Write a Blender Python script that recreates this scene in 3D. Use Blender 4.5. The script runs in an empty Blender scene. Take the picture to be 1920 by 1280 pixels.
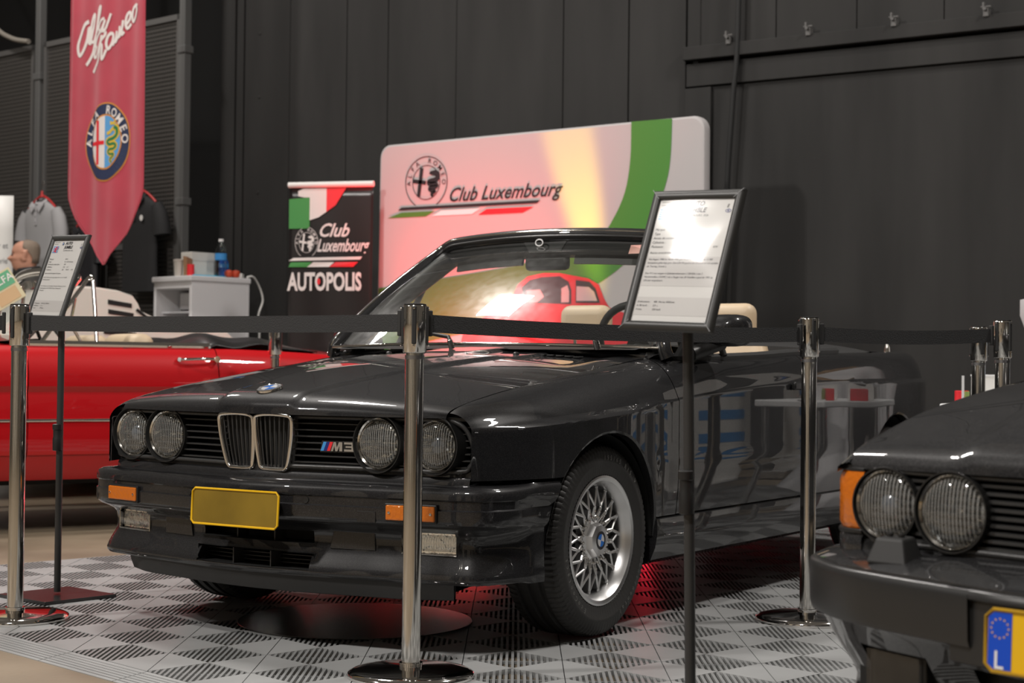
import bpy, bmesh, math, random
import numpy as np
from math import sin, cos, pi, sqrt, radians as rad
from mathutils import Vector, Matrix

random.seed(7)
SC = bpy.context.scene
COL = SC.collection

# ------------------------------------------------------------------ helpers
def V3(a): return np.array(a, dtype=float)
def nrm(a):
    a = V3(a); return a / (np.linalg.norm(a) + 1e-12)
def sm(a, b, x):
    t = min(1.0, max(0.0, (x - a) / (b - a))); return t * t * (3 - 2 * t)
def pch(xs, ys):
    """monotone cubic interpolation"""
    xs = V3(xs); ys = V3(ys); h = np.diff(xs); d = np.diff(ys) / h; n = len(xs)
    m = np.zeros(n); m[0] = d[0]; m[-1] = d[-1]
    for i in range(1, n - 1):
        if d[i - 1] * d[i] > 0:
            w1 = 2 * h[i] + h[i - 1]; w2 = h[i] + 2 * h[i - 1]
            m[i] = (w1 + w2) / (w1 / d[i - 1] + w2 / d[i])
    def f(x):
        x = min(max(x, xs[0]), xs[-1]); i = min(int(np.searchsorted(xs, x, side='right')) - 1, n - 2)
        t = (x - xs[i]) / h[i]
        return float((1 + 2 * t) * (1 - t) ** 2 * ys[i] + t * (1 - t) ** 2 * h[i] * m[i] + t * t * (3 - 2 * t) * ys[i + 1] + t * t * (t - 1) * h[i] * m[i + 1])
    return f
def smooth_path(pts, n=8, closed=False):
    """Catmull-Rom through points (any dimension)"""
    P = [V3(p) for p in pts]; out = []; N = len(P)
    rng = range(N) if closed else range(N - 1)
    for i in rng:
        if closed: p0, p1, p2, p3 = P[i - 1], P[i], P[(i + 1) % N], P[(i + 2) % N]
        else: p0, p1, p2, p3 = P[max(i - 1, 0)], P[i], P[i + 1], P[min(i + 2, N - 1)]
        for k in range(n):
            t = k / n
            out.append(.5 * (2 * p1 + (p2 - p0) * t + (2 * p0 - 5 * p1 + 4 * p2 - p3) * t * t + (3 * p1 - p0 - 3 * p2 + p3) * t ** 3))
    if not closed: out.append(P[-1])
    return out
def lin(a, b, n): return [a + (b - a) * i / (n - 1) for i in range(n)]

class MB:
    """collects geometry for ONE mesh object"""
    def __init__(s): s.v = []; s.f = []
    def add(s, v, f):
        o = len(s.v); s.v += [tuple(float(c) for c in p) for p in v]; s.f += [tuple(i + o for i in q) for q in f]; return s
    def box(s, c, d, rz=0, M=None):
        hx, hy, hz = d[0] / 2, d[1] / 2, d[2] / 2
        v = [(x, y, z) for x in (-hx, hx) for y in (-hy, hy) for z in (-hz, hz)]
        if M is not None: v = [tuple(M @ Vector(p)) for p in v]
        if rz: v = [(x * cos(rz) - y * sin(rz), x * sin(rz) + y * cos(rz), z) for x, y, z in v]
        v = [(x + c[0], y + c[1], z + c[2]) for x, y, z in v]
        return s.add(v, [(0, 1, 3, 2), (4, 6, 7, 5), (0, 4, 5, 1), (2, 3, 7, 6), (0, 2, 6, 4), (1, 5, 7, 3)])
    def hexa(s, b, t):
        """prism from bottom loop to top loop"""
        n = len(b)
        return s.add(list(b) + list(t), [tuple(range(n - 1, -1, -1)), tuple(range(n, 2 * n))] + [(i, (i + 1) % n, n + (i + 1) % n, n + i) for i in range(n)])
    def tube(s, pts, r, n=10, closed=False, caps=True, sx=1.0):
        P = [V3(p) for p in pts]; N = len(P)
        R = r if hasattr(r, '__len__') else [r] * N
        rows = []; prev = None
        for i in range(N):
            if closed: t = P[(i + 1) % N] - P[i - 1]
            else: t = P[min(i + 1, N - 1)] - P[max(i - 1, 0)]
            t = nrm(t)
            if prev is None:
                a = V3((0, 0, 1)) if abs(t[2]) < .9 else V3((1, 0, 0))
                u = nrm(np.cross(a, t))
            else:
                u = nrm(prev - t * (prev @ t))
            prev = u; w = np.cross(t, u)
            rows.append([P[i] + R[i] * (cos(2 * pi * k / n) * u * sx + sin(2 * pi * k / n) * w) for k in range(n)])
        o = [p for r_ in rows for p in r_]; f = []
        for i in range(N if closed else N - 1):
            j = (i + 1) % N
            for k in range(n): f.append((i * n + k, i * n + (k + 1) % n, j * n + (k + 1) % n, j * n + k))
        if caps and not closed: f += [tuple(range(n - 1, -1, -1)), tuple((N - 1) * n + k for k in range(n))]
        return s.add(o, f)
    def cyl(s, a, b, r, n=24, r2=None): return s.tube([a, b], [r, r if r2 is None else r2], n)
    def lathe(s, prof, c, axis=(0, 0, 1), n=48, mod=None, caps=True):
        """prof: list of (radius, height along axis)"""
        ax = nrm(axis); a = V3((0, 0, 1)) if abs(ax[2]) < .9 else V3((1, 0, 0))
        u = nrm(np.cross(a, ax)); w = np.cross(ax, u); c = V3(c); v = []; f = []; N = len(prof)
        for i, (r, h) in enumerate(prof):
            for k in range(n):
                rr = r if mod is None else mod(r, h, k, i)
                v.append(c + ax * h + rr * (cos(2 * pi * k / n) * u + sin(2 * pi * k / n) * w))
        for i in range(N - 1):
            for k in range(n): f.append((i * n + k, i * n + (k + 1) % n, (i + 1) * n + (k + 1) % n, (i + 1) * n + k))
        if caps:
            if prof[0][0] > 1e-6: f.append(tuple(range(n - 1, -1, -1)))
            if prof[-1][0] > 1e-6: f.append(tuple((N - 1) * n + k for k in range(n)))
        return s.add(v, f)
    def grid(s, rows, closed=False, hole=None):
        n = len(rows[0]); v = [p for r in rows for p in r]; f = []
        for i in range(len(rows) - 1):
            for k in range(n if closed else n - 1):
                if hole and hole(i, k): continue
                f.append((i * n + k, i * n + (k + 1) % n, (i + 1) * n + (k + 1) % n, (i + 1) * n + k))
        return s.add(v, f)
    def poly(s, pts2, S, h=0.0, th=0.0):
        """flat polygon through surface map S(u,v,h); th>0 makes it a slab going down from h"""
        n = len(pts2)
        if th <= 0: return s.add([S(u, v, h) for u, v in pts2], [tuple(range(n))])
        return s.hexa([S(u, v, h - th) for u, v in pts2], [S(u, v, h) for u, v in pts2])
    def ribbon(s, pts2, w, S, h=0.0, cap=True):
        P = [V3(p) for p in pts2]; N = len(P); L = []; R_ = []
        W = w if hasattr(w, '__len__') else [w] * N
        for i in range(N):
            t = nrm(P[min(i + 1, N - 1)] - P[max(i - 1, 0)]); q = V3((-t[1], t[0]))
            L.append(P[i] + q * W[i] / 2); R_.append(P[i] - q * W[i] / 2)
        return s.grid([[S(a[0], a[1], h) for a in L], [S(a[0], a[1], h) for a in R_]])
    def ellipse(s, c, rx, ry, S, h=0.0, n=40, a0=0, a1=2 * pi, inner=None):
        full = abs(a1 - a0 - 2 * pi) < 1e-6
        A = [a0 + (a1 - a0) * i / n for i in range(n if full else n + 1)]
        o = [(c[0] + rx * cos(a), c[1] + ry * sin(a)) for a in A]
        if inner is None:
            rg = [.0001, .3, .55, .8, 1.0] if rx > .05 else [.0001, 1.0]
            return s.grid([[S(c[0] + rx * k * cos(a), c[1] + ry * k * sin(a), h) for a in A] for k in rg], closed=full)
        q = [(c[0] + (rx - inner) * cos(a), c[1] + (ry - inner) * sin(a)) for a in A]
        return s.grid([[S(u, v, h) for u, v in o], [S(u, v, h) for u, v in q]], closed=full)
    def text(s, txt, size, S, at=(0, 0), h=0.0, align='LEFT', rot=0.0, shear=0.0, bold=0.0, sx=1.0, ext=0.0):
        for (v, f) in [text_geo(txt, align, shear, bold, ext / max(size, 1e-6))]:
            c, d = cos(rot), sin(rot); o = []
            for x, y, z in v:
                x *= size * sx; y *= size
                o.append(S(at[0] + x * c - y * d, at[1] + x * d + y * c, h + z * size))
            s.add(o, f)
        return s
    def arctext(s, txt, size, r, S, c, a_mid, span, h=0.0, rx=None, bold=0.01, inward=False):
        n = len(txt)
        for i, ch in enumerate(txt):
            if ch == ' ': continue
            a = a_mid + span / 2 - span * i / (n - 1)
            rr = rx if rx else r
            s.text(ch, size, S, (c[0] + rr * cos(a), c[1] + r * sin(a)), h, 'CENTER', a - pi / 2, 0, bold)
        return s

_tc = {}
def text_geo(txt, align, shear, bold, ext=0.0):
    k = (txt, align, shear, bold, round(ext, 4))
    if k not in _tc:
        cu = bpy.data.curves.new('t', 'FONT'); cu.body = txt; cu.align_x = align; cu.shear = shear; cu.offset = bold
        cu.resolution_u = 3; cu.extrude = ext
        ob = bpy.data.objects.new('t', cu); COL.objects.link(ob); bpy.context.view_layer.update()
        dg = bpy.context.evaluated_depsgraph_get(); me = bpy.data.meshes.new_from_object(ob.evaluated_get(dg))
        _tc[k] = ([tuple(v.co) for v in me.vertices], [tuple(p.vertices) for p in me.polygons])
        bpy.data.objects.remove(ob); bpy.data.curves.remove(cu); bpy.data.meshes.remove(me)
    return _tc[k]

def plane_map(O, U, N):
    """surface map: u along U, v up along N x U, h along N"""
    O = V3(O); N = nrm(N); U = nrm(U); W = np.cross(N, U)
    return lambda u, v, h=0.0: O + u * U + v * W + h * N

def obj(name, mb, m, parent=None, smooth=35, bevel=0, sub=0, solid=0, flip=False, merge=0, recalc=True, bseg=2, face=None):
    me = bpy.data.meshes.new(name); me.from_pydata(mb.v, [], mb.f)
    bm = bmesh.new(); bm.from_mesh(me)
    if merge: bmesh.ops.remove_doubles(bm, verts=bm.verts, dist=merge)
    if recalc: bmesh.ops.recalc_face_normals(bm, faces=bm.faces)
    if face is not None:
        bm.normal_update()
        if sum((f.normal.dot(Vector(face)) * f.calc_area() for f in bm.faces)) < 0: flip = True
    if flip: bmesh.ops.reverse_faces(bm, faces=bm.faces)
    bm.to_mesh(me); bm.free()
    me.materials.append(m)
    if smooth:
        me.shade_smooth()
        if smooth < 180: me.set_sharp_from_angle(angle=rad(smooth))
    o = bpy.data.objects.new(name, me); COL.objects.link(o)
    if parent is not None: o.parent = parent
    if bevel:
        b = o.modifiers.new('b', 'BEVEL'); b.width = bevel; b.segments = bseg; b.limit_method = 'ANGLE'; b.angle_limit = rad(40); b.harden_normals = False
    if sub:
        q = o.modifiers.new('s', 'SUBSURF'); q.levels = sub; q.render_levels = sub
    if solid:
        q = o.modifiers.new('w', 'SOLIDIFY'); q.thickness = solid; q.offset = 0
    return o
def tag(o, label, cat, group=None):
    o['label'] = label; o['category'] = cat
    if group: o['group'] = group
    return o
def thing(name, label, cat, loc=(0, 0, 0), rz=0.0, group=None):
    o = bpy.data.objects.new(name, None); COL.objects.link(o); o.location = loc; o.rotation_euler = (0, 0, rz); o.empty_display_size = .1
    return tag(o, label, cat, group)
def struct(name, mb, m, **k):
    o = obj(name, mb, m, **k); o['kind'] = 'structure'; return o
def lab(o, t): o['label'] = t; return o
def copy_tree(o, parent=None):
    kids = list(o.children)
    c = o.copy(); COL.objects.link(c); c.parent = parent
    for k in kids: copy_tree(k, c)
    return c

# ------------------------------------------------------------------ materials
def mat(name, col, rough=.5, metal=0.0, coat=0.0, spec=.5, bump=0, bscale=200, noise=0.0, nscale=6, stretch=None, coat_rough=.03, trans=0.0, ior=1.5, sheen=0):
    m = bpy.data.materials.new(name); m.use_nodes = True; nt = m.node_tree; b = nt.nodes['Principled BSDF']
    b.inputs['Base Color'].default_value = (*col, 1); b.inputs['Roughness'].default_value = rough; b.inputs['Metallic'].default_value = metal
    b.inputs['Coat Weight'].default_value = coat; b.inputs['Coat Roughness'].default_value = coat_rough
    b.inputs['Specular IOR Level'].default_value = spec; b.inputs['Transmission Weight'].default_value = trans; b.inputs['IOR'].default_value = ior
    b.inputs['Sheen Weight'].default_value = sheen
    if bump or noise:
        tc = nt.nodes.new('ShaderNodeTexCoord'); src = tc.outputs['Object']
        if stretch:
            mp = nt.nodes.new('ShaderNodeMapping'); mp.inputs['Scale'].default_value = stretch; nt.links.new(src, mp.inputs['Vector']); src = mp.outputs['Vector']
    if noise:
        n = nt.nodes.new('ShaderNodeTexNoise'); n.inputs['Scale'].default_value = nscale; n.inputs['Detail'].default_value = 6; nt.links.new(src, n.inputs['Vector'])
        r = nt.nodes.new('ShaderNodeValToRGB'); nt.links.new(n.outputs['Fac'], r.inputs['Fac'])
        r.color_ramp.elements[0].position = .3; r.color_ramp.elements[1].position = .7
        r.color_ramp.elements[0].color = (*[c * (1 - noise) for c in col], 1); r.color_ramp.elements[1].color = (*[min(1, c * (1 + noise)) for c in col], 1)
        nt.links.new(r.outputs['Color'], b.inputs['Base Color'])
    if bump:
        n = nt.nodes.new('ShaderNodeTexNoise'); n.inputs['Scale'].default_value = bscale; nt.links.new(src, n.inputs['Vector'])
        q = nt.nodes.new('ShaderNodeBump'); q.inputs['Strength'].default_value = bump; q.inputs['Distance'].default_value = .01
        nt.links.new(n.outputs['Fac'], q.inputs['Height']); nt.links.new(q.outputs['Normal'], b.inputs['Normal'])
    return m
def glass_mat(name, tint=(.93, .95, .94), refl=2.0, dirt=0.0, ior=1.45, rough=0.0):
    m = bpy.data.materials.new(name); m.use_nodes = True; nt = m.node_tree; nt.nodes.remove(nt.nodes['Principled BSDF'])
    out = nt.nodes['Material Output']; t = nt.nodes.new('ShaderNodeBsdfTransparent'); t.inputs['Color'].default_value = (*tint, 1)
    g = nt.nodes.new('ShaderNodeBsdfGlossy'); g.inputs['Roughness'].default_value = rough; fr = nt.nodes.new('ShaderNodeFresnel'); fr.inputs['IOR'].default_value = ior
    # thin pane: both faces reflect alike
    ge = nt.nodes.new('ShaderNodeNewGeometry'); im = nt.nodes.new('ShaderNodeMath'); im.operation = 'MULTIPLY_ADD'; im.inputs[1].default_value = 1 / ior - ior; im.inputs[2].default_value = ior
    nt.links.new(ge.outputs['Backfacing'], im.inputs[0]); nt.links.new(im.outputs[0], fr.inputs['IOR'])
    mu = nt.nodes.new('ShaderNodeMath'); mu.operation = 'MULTIPLY'; mu.inputs[1].default_value = refl; mu.use_clamp = True
    nt.links.new(fr.outputs['Fac'], mu.inputs[0]); mx = nt.nodes.new('ShaderNodeMixShader')
    nt.links.new(mu.outputs[0], mx.inputs['Fac']); nt.links.new(t.outputs[0], mx.inputs[1]); nt.links.new(g.outputs[0], mx.inputs[2])
    last = mx
    if dirt:
        d = nt.nodes.new('ShaderNodeBsdfGlossy'); d.inputs['Roughness'].default_value = .27; d.inputs['Color'].default_value = (.85, .85, .85, 1)
        n = nt.nodes.new('ShaderNodeTexNoise'); n.inputs['Scale'].default_value = 30; n.inputs['Detail'].default_value = 8
        tc = nt.nodes.new('ShaderNodeTexCoord'); nt.links.new(tc.outputs['Object'], n.inputs['Vector'])
        k = nt.nodes.new('ShaderNodeMath'); k.operation = 'MULTIPLY'; k.inputs[1].default_value = dirt; nt.links.new(n.outputs['Fac'], k.inputs[0])
        m2 = nt.nodes.new('ShaderNodeMixShader'); nt.links.new(k.outputs[0], m2.inputs['Fac']); nt.links.new(mx.outputs[0], m2.inputs[1]); nt.links.new(d.outputs[0], m2.inputs[2]); last = m2
    nt.links.new(last.outputs[0], out.inputs['Surface'])
    return m
def paint(name, col, metal=.0, rough=.4, coat=1.0, fleck=0.0):
    m = mat(name, col, rough, metal, coat, coat_rough=.012, spec=.12)
    if fleck:
        nt = m.node_tree; b = nt.nodes['Principled BSDF']
        tc = nt.nodes.new('ShaderNodeTexCoord'); v = nt.nodes.new('ShaderNodeTexVoronoi'); v.inputs['Scale'].default_value = 900
        nt.links.new(tc.outputs['Object'], v.inputs['Vector'])
        r = nt.nodes.new('ShaderNodeValToRGB'); nt.links.new(v.outputs['Color'], r.inputs['Fac'])
        r.color_ramp.elements[0].position = .55; r.color_ramp.elements[0].color = (*col, 1)
        r.color_ramp.elements[1].position = 1.0; r.color_ramp.elements[1].color = (*[min(1, c + fleck) for c in col], 1)
        nt.links.new(r.outputs['Color'], b.inputs['Base Color'])
    return m
def flute_lens(name):
    """fluted lamp glass"""
    m = glass_mat(name, (.9, .92, .93), 2.0, .0, 1.5, .03); nt = m.node_tree
    out = nt.nodes['Material Output']; last = out.inputs['Surface'].links[0].from_node
    d = nt.nodes.new('ShaderNodeBsdfPrincipled'); d.inputs['Base Color'].default_value = (.80, .80, .77, 1); d.inputs['Roughness'].default_value = .12
    tc = nt.nodes.new('ShaderNodeTexCoord'); w = nt.nodes.new('ShaderNodeTexWave'); w.wave_type = 'BANDS'; w.bands_direction = 'Y'; w.inputs['Scale'].default_value = 42
    nt.links.new(tc.outputs['Object'], w.inputs['Vector'])
    bu = nt.nodes.new('ShaderNodeBump'); bu.inputs['Strength'].default_value = .7; bu.inputs['Distance'].default_value = .01
    nt.links.new(w.outputs['Fac'], bu.inputs['Height']); nt.links.new(bu.outputs['Normal'], d.inputs['Normal'])
    mx = nt.nodes.new('ShaderNodeMixShader'); k = nt.nodes.new('ShaderNodeMath'); k.operation = 'MULTIPLY'; k.inputs[1].default_value = .28; nt.links.new(w.outputs['Fac'], k.inputs[0]); nt.links.new(k.outputs[0], mx.inputs['Fac'])
    nt.links.new(last.outputs[0], mx.inputs[1]); nt.links.new(d.outputs[0], mx.inputs[2]); nt.links.new(mx.outputs[0], out.inputs['Surface'])
    return m

M = {}
M['black_paint'] = paint('black_paint', (.0085, .0085, .0095), .0, .40, 1.0, .03)
M['dark_paint'] = paint('dark_paint', (.012, .012, .013), .0, .42, 1.0, .05)
M['red_paint'] = paint('red_paint', (.46, .006, .010), 0, .4, 1.0)
M['white_paint'] = paint('white_paint', (.72, .70, .63), 0, .35, .6)
M['trim_black'] = mat('trim_black', (.012, .012, .012), .38)
M['rubber'] = mat('rubber', (.018, .018, .018), .6)
M['rubber_gloss'] = mat('rubber_gloss', (.02, .02, .02), .33)
M['tyre'] = mat('tyre', (.022, .021, .02), .55, bump=.05, bscale=120)
M['deep_black'] = mat('deep_black', (.004, .004, .004), .7)
M['chrome'] = mat('chrome', (.82, .8, .77), .07, 1.0)
M['steel'] = mat('steel', (.70, .68, .64), .10, 1.0)
M['alloy'] = mat('alloy', (.80, .80, .80), .30, 1.0)
M['alloy_dark'] = mat('alloy_dark', (.34, .34, .35), .35, 1.0)
M['reflector'] = mat('reflector', (.95, .95, .93), .10, 1.0, bump=.30, bscale=38)
M['amber'] = mat('amber', (.55, .135, .006), .15, 0, .8, bump=.3, bscale=90)
M['clear_lens'] = flute_lens('clear_lens')
M['glass'] = glass_mat('glass', (.93, .95, .93), 1.7, .07)
M['glass_plain'] = glass_mat('glass_plain', (.95, .96, .96), 1.8)
M['leather'] = mat('leather', (.56, .44, .30), .5, bump=.05, bscale=90)
M['dash'] = mat('dash', (.02, .02, .02), .55)
M['plate_gold'] = mat('plate_gold', (.20, .128, .014), .35, noise=.25, nscale=5)
M['plate_yellow'] = mat('plate_yellow', (.80, .47, .01), .35)
M['eu_blue'] = mat('eu_blue', (.005, .07, .55), .35)
M['white'] = mat('white', (.8, .8, .8), .4)
M['off_white'] = mat('off_white', (.74, .73, .70), .5)
M['ink'] = mat('ink', (.015, .015, .018), .5)
M['grey_ink'] = mat('grey_ink', (.12, .12, .13), .5)
M['badge_blue'] = mat('badge_blue', (.01, .16, .62), .25, 0, .5)
M['badge_white'] = mat('badge_white', (.75, .76, .78), .25, .2, .5)
M['light_blue'] = mat('light_blue', (.05, .27, .62), .4)
M['dark_blue'] = mat('dark_blue', (.012, .02, .16), .4)
M['flag_red'] = mat('flag_red', (.72, .02, .03), .5)
M['flag_green'] = mat('flag_green', (.05, .25, .055), .6)
M['belt'] = mat('belt', (.022, .022, .023), .8, bump=.25, bscale=260)
M['satin_black'] = mat('satin_black', (.03, .03, .03), .38)
M['frame_grey'] = mat('frame_grey', (.035, .035, .034), .42)
# ------------------------------------------------------------------ car kit
def side_panel(P, X0, X1, sgn, zbot, ztop=None, nx=40, nz=16, top=True):
    """body side between stations X0..X1: from zbot(X) up to the crease, then over the shoulder to the hood/belt edge"""
    yc, zc, ye, ze = P['yc'], P['zc'], P['ye'], P['ze']; rows = []
    for X in lin(X0, X1, nx):
        r = []; zb = zbot(X); z1 = zc(X) - P.get('lip', .006)
        for t in lin(0, 1, nz):
            z = zb + (z1 - zb) * (1 - (1 - t) ** 1.6); r.append((X, sgn * P['by'](X, z), z))
        if top:
            y0, z0, y2, z2 = yc(X), zc(X), ye(X), ze(X)
            bu = P.get('bulge', .35); cy, cz = y0 - (y0 - y2) * bu, z2 - (z2 - z0) * .10
            for t in lin(0, 1, 11):
                r.append((X, sgn * ((1 - t) ** 2 * y0 + 2 * t * (1 - t) * cy + t * t * y2), (1 - t) ** 2 * z0 + 2 * t * (1 - t) * cz + t * t * z2))
        rows.append(r)
    return rows

def sweep(path, prof, zend=None):
    """path: plan points (x,y) ; prof: (out, z). returns rows[profile][path]"""
    P = [V3(p) for p in path]; N = len(P); nn = []
    for i in range(N):
        t = nrm(P[min(i + 1, N - 1)] - P[max(i - 1, 0)]); nn.append(V3((-t[1], t[0])))
    return [[(P[i][0] + nn[i][0] * o, P[i][1] + nn[i][1] * o, z) for i in range(N)] for o, z in prof]

def roundel(name, parent, c, r, N, U, ring='chrome'):
    """blue and white quartered round badge with a black letter ring"""
    S = plane_map(c, U, N)
    rim = obj(name, MB().lathe([(r, -.004), (r, .002), (r * .96, .0035), (r * .93, .002), (0, .002)], c, N, 40), M[ring], parent)
    mb = MB().ellipse((0, 0), r * .93, r * .93, S, .0024, 40, inner=r * .30); obj('badge_ring', mb, M['ink'], rim, 0)
    b = MB(); w = MB()
    for q in range(4):
        (b if q % 2 else w).ellipse((0, 0), r * .63, r * .63, S, .0026, 12, q * pi / 2, q * pi / 2 + pi / 2)
    obj('blue_quarter', b, M['badge_blue'], rim, 0); obj('white_quarter', w, M['badge_white'], rim, 0)
    t = MB()
    for ch, a in (('B', 125), ('M', 90), ('W', 55)):
        t.text(ch, r * .33, S, (cos(rad(a)) * r * .68, sin(rad(a)) * r * .68), .0029, 'CENTER', rad(a - 90), 0, .01)
    obj('badge_letters', t, M['badge_white'], rim, 0)
    return rim

def headlamp(parent, c, r, inner=True, ax=(-1, 0, 0), hk=1.22):
    """round lamp looking along ax: housing, chrome ring, reflector bowl, projector, fluted glass"""
    c = V3(c); ax = nrm(ax)
    h = obj('headlamp', MB().lathe([(r * hk, -.10), (r * hk, .0), (r * (hk - .02), .012), (r * (hk - .06), .012), (r * 1.06, -.012), (r * 1.06, -.09)], c, ax, 48, caps=False), M['trim_black'], parent)
    obj('lamp_ring', MB().lathe([(r * 1.06, -.01), (r * 1.06, .0), (r * 1.02, .006), (r * .96, .002), (r * .96, -.012)], c, ax, 48, caps=False), M['steel'], h)
    obj('reflector', MB().lathe([(r * .97, -.008), (r * .9, -.03), (r * .7, -.055), (r * .4, -.075), (.0, -.082)], c, ax, 40, caps=False), M['reflector'], h)
    if inner:
        obj('projector', MB().lathe([(r * .46, -.05), (r * .46, -.022), (r * .40, -.018), (r * .40, -.024)], c, ax, 32, caps=False), M['chrome'], h)
        obj('projector_lens', MB().lathe([(r * .40, -.024), (r * .34, -.012), (r * .2, -.006), (0, -.004)], c, ax, 28, caps=False), M['glass_bulb'], h)
    else:
        obj('bulb_shield', MB().lathe([(r * .16, -.07), (r * .17, -.03), (r * .10, -.024), (0, -.022)], c, ax, 20, caps=False), M['chrome'], h)
    obj('lens', MB().lathe([(r * .97, -.003), (r * .9, .004), (r * .7, .010), (r * .4, .014), (0, .016)], c, ax, 40, caps=False), M['clear_lens'], h, 60)
    return h
M['glass_bulb'] = mat('glass_bulb', (.10, .11, .13), .06, 0, 1.0)

def tyre_geo(R, w, rin):
    hw = w / 2
    prof = [(rin, -hw * .80), (rin + .012, -hw * .92), (rin + .05, -hw), (R - .045, -hw * .985), (R - .018, -hw * .93), (R - .006, -hw * .84), (R, -hw * .66)]
    for g in (-.42, 0, .42):
        prof += [(R + .001, hw * (g - .10)), (R - .008, hw * (g - .07)), (R - .008, hw * (g + .07)), (R + .001, hw * (g + .10))]
    prof += [(R, hw * .66), (R - .006, hw * .84), (R - .018, hw * .93), (R - .045, hw * .985), (R - .05, hw * 1.0), (rin + .05, hw), (rin + .047, hw * .985), (rin + .012, hw * .92), (rin, hw * .80)]
    def mod(r, h, k, i):
        a = abs(h) / hw
        if .6 < a < .95 and k % 3 == 0: return r - .0045
        return r
    return MB().lathe(prof, (0, 0, 0), (0, -1, 0), 288, mod, caps=False)

def bbs_wheel(R=.303, w=.205, rin=.197):
    """cross-spoke alloy wheel, outer face towards local -Y, centre at the tyre middle plane"""
    o = -w / 2
    rim = MB().lathe([(rin, .07), (rin - .012, .06), (rin - .014, -.02), (rin - .02, -.055), (rin - .02, -.075), (rin - .004, -.086), (rin + .006, -.088), (rin + .008, -.095), (rin + .002, -.097), (rin - .008, -.094), (rin - .014, -.085), (rin - .024, -.07), (rin - .028, -.05), (rin - .028, .05)], (0, 0, 0), (0, 1, 0), 96, caps=False)
    W = obj('wheel', rim, M['alloy'])
    obj('tyre', tyre_geo(R, w, rin + .001), M['tyre'], W, 30)
    sp = MB()
    n = 18
    for k in range(n):
        for s in (-1, 1):
            a = 2 * pi * k / n; b = a + s * 2 * pi / n * 1.05
            p0 = V3((.052 * cos(a), -.058, .052 * sin(a))); p1 = V3((.105 * cos(a + (b - a) * .42), -.072, .105 * sin(a + (b - a) * .42))); p2 = V3(((rin - .027) * cos(b), -.062, (rin - .027) * sin(b)))
            t = nrm(p2 - p0); side = nrm(np.cross(t, V3((0, 1, 0))))
            rows = []
            for p, ww, d in ((p0, .0045, .02), (p1, .0042, .022), (p2, .0062, .026)):
                y0 = V3((0, 1, 0))
                rows.append([p - side * ww + y0 * d, p - side * ww * 1.0 + y0 * .003, p - side * ww * .35, p + side * ww * .35, p + side * ww + y0 * .003, p + side * ww + y0 * d])
            sp.grid(rows)
    obj('spokes', sp, M['alloy'], W, 30)
    bolts = MB()
    for k in range(n):
        for rr, da in ((.074, 0), (.092, .5)):
            a = 2 * pi * (k + da) / n; bolts.lathe([(.0052, .012), (.0052, -.003), (.003, -.006), (0, -.006)], (rr * cos(a), -.066, rr * sin(a)), (0, 1, 0), 8)
    obj('rim_bolts', bolts, M['chrome'], W)
    obj('brake_drum', MB().lathe([(.0, -.015), (.13, -.015), (.14, .0), (.14, .05)], (0, 0, 0), (0, 1, 0), 40, caps=False), M['alloy_dark'], W)
    hc = MB().lathe([(.066, -.03), (.066, -.058), (.058, -.066), (.050, -.085), (.030, -.089), (.030, -.086), (0, -.086)], (0, 0, 0), (0, 1, 0), 8)
    obj('hub_cap', hc, M['alloy'], W, 20)
    S = plane_map((0, -.0895, 0), (1, 0, 0), (0, -1, 0))
    cap = MB().ellipse((0, 0), .029, .029, S, 0, 28, inner=.009); obj('cap_ring', cap, M['ink'], W, 0)
    b = MB(); wq = MB()
    for q in range(4): (b if q % 2 else wq).ellipse((0, 0), .020, .020, S, .0002, 10, q * pi / 2, q * pi / 2 + pi / 2)
    obj('blue_quarter', b, M['badge_blue'], W, 0); obj('white_quarter', wq, M['badge_white'], W, 0)
    T = plane_map((0, -w / 2 - .0012, 0), (1, 0, 0), (0, -1, 0))
    for w_, sz, r_, a_, sp_ in (('EcoContact', .021, .232, 232, 50), ('195/65 R15 V', .021, .255, 84, 48), ('Continental', .022, .248, 335, 48)):
        obj('sidewall_lettering', MB().arctext(w_, sz, r_, T, (0, 0), rad(a_), rad(sp_)), M['tyre_mark'], W, 0)
    return W
M['tyre_mark'] = mat('tyre_mark', (.14, .14, .13), .5)

def slat_rows(f, y0, y1, zs, depth=.014, th=.0055, n=9):
    """louvres: f(y)->x of the front edge"""
    mb = MB()
    for z in zs:
        ys = lin(y0, y1, n)
        mb.grid([[(f(y) + depth, y, z - th - .003) for y in ys], [(f(y), y, z - th) for y in ys], [(f(y), y, z) for y in ys], [(f(y) + depth, y, z + .002) for y in ys]])
    return mb

def kidney(parent, S, pts, slat_u, h0=0.0):
    """one grille surround: closed chrome tube + vertical bars"""
    path = smooth_path(pts, 5, True); ring = MB().tube([S(u, v, h0) for u, v in path], .0072, 10, True, sx=1.0)
    k = obj('kidney_surround', ring, M['chrome'], parent, 80)
    inn = MB().tube([S(u * .985 + .015 * np.mean([p[0] for p in pts]), v, h0 - .008) for u, v in path], .006, 8, True)
    obj('inner_rim', inn, M['steel'], k, 80)
    us = [p[0] for p in pts]; vs = [p[1] for p in pts]; v0, v1 = min(vs) + .004, max(vs) - .004
    bars = MB()
    for a, b in slat_u:
        q = [S(a, v1, h0 - .006), S((a + b) / 2 + (a - b) * .12, (v0 + v1) / 2, h0 - .004), S(b, v0, h0 - .006)]
        bars.tube(smooth_path(q, 4), .0028, 6)
    obj('kidney_bars', bars, M['satin_black'], k, 60)
    back = MB().poly([(p[0], p[1]) for p in path], S, h0 - .03); obj('kidney_mesh', back, M['deep_black'], k, 0)
    return k

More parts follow.
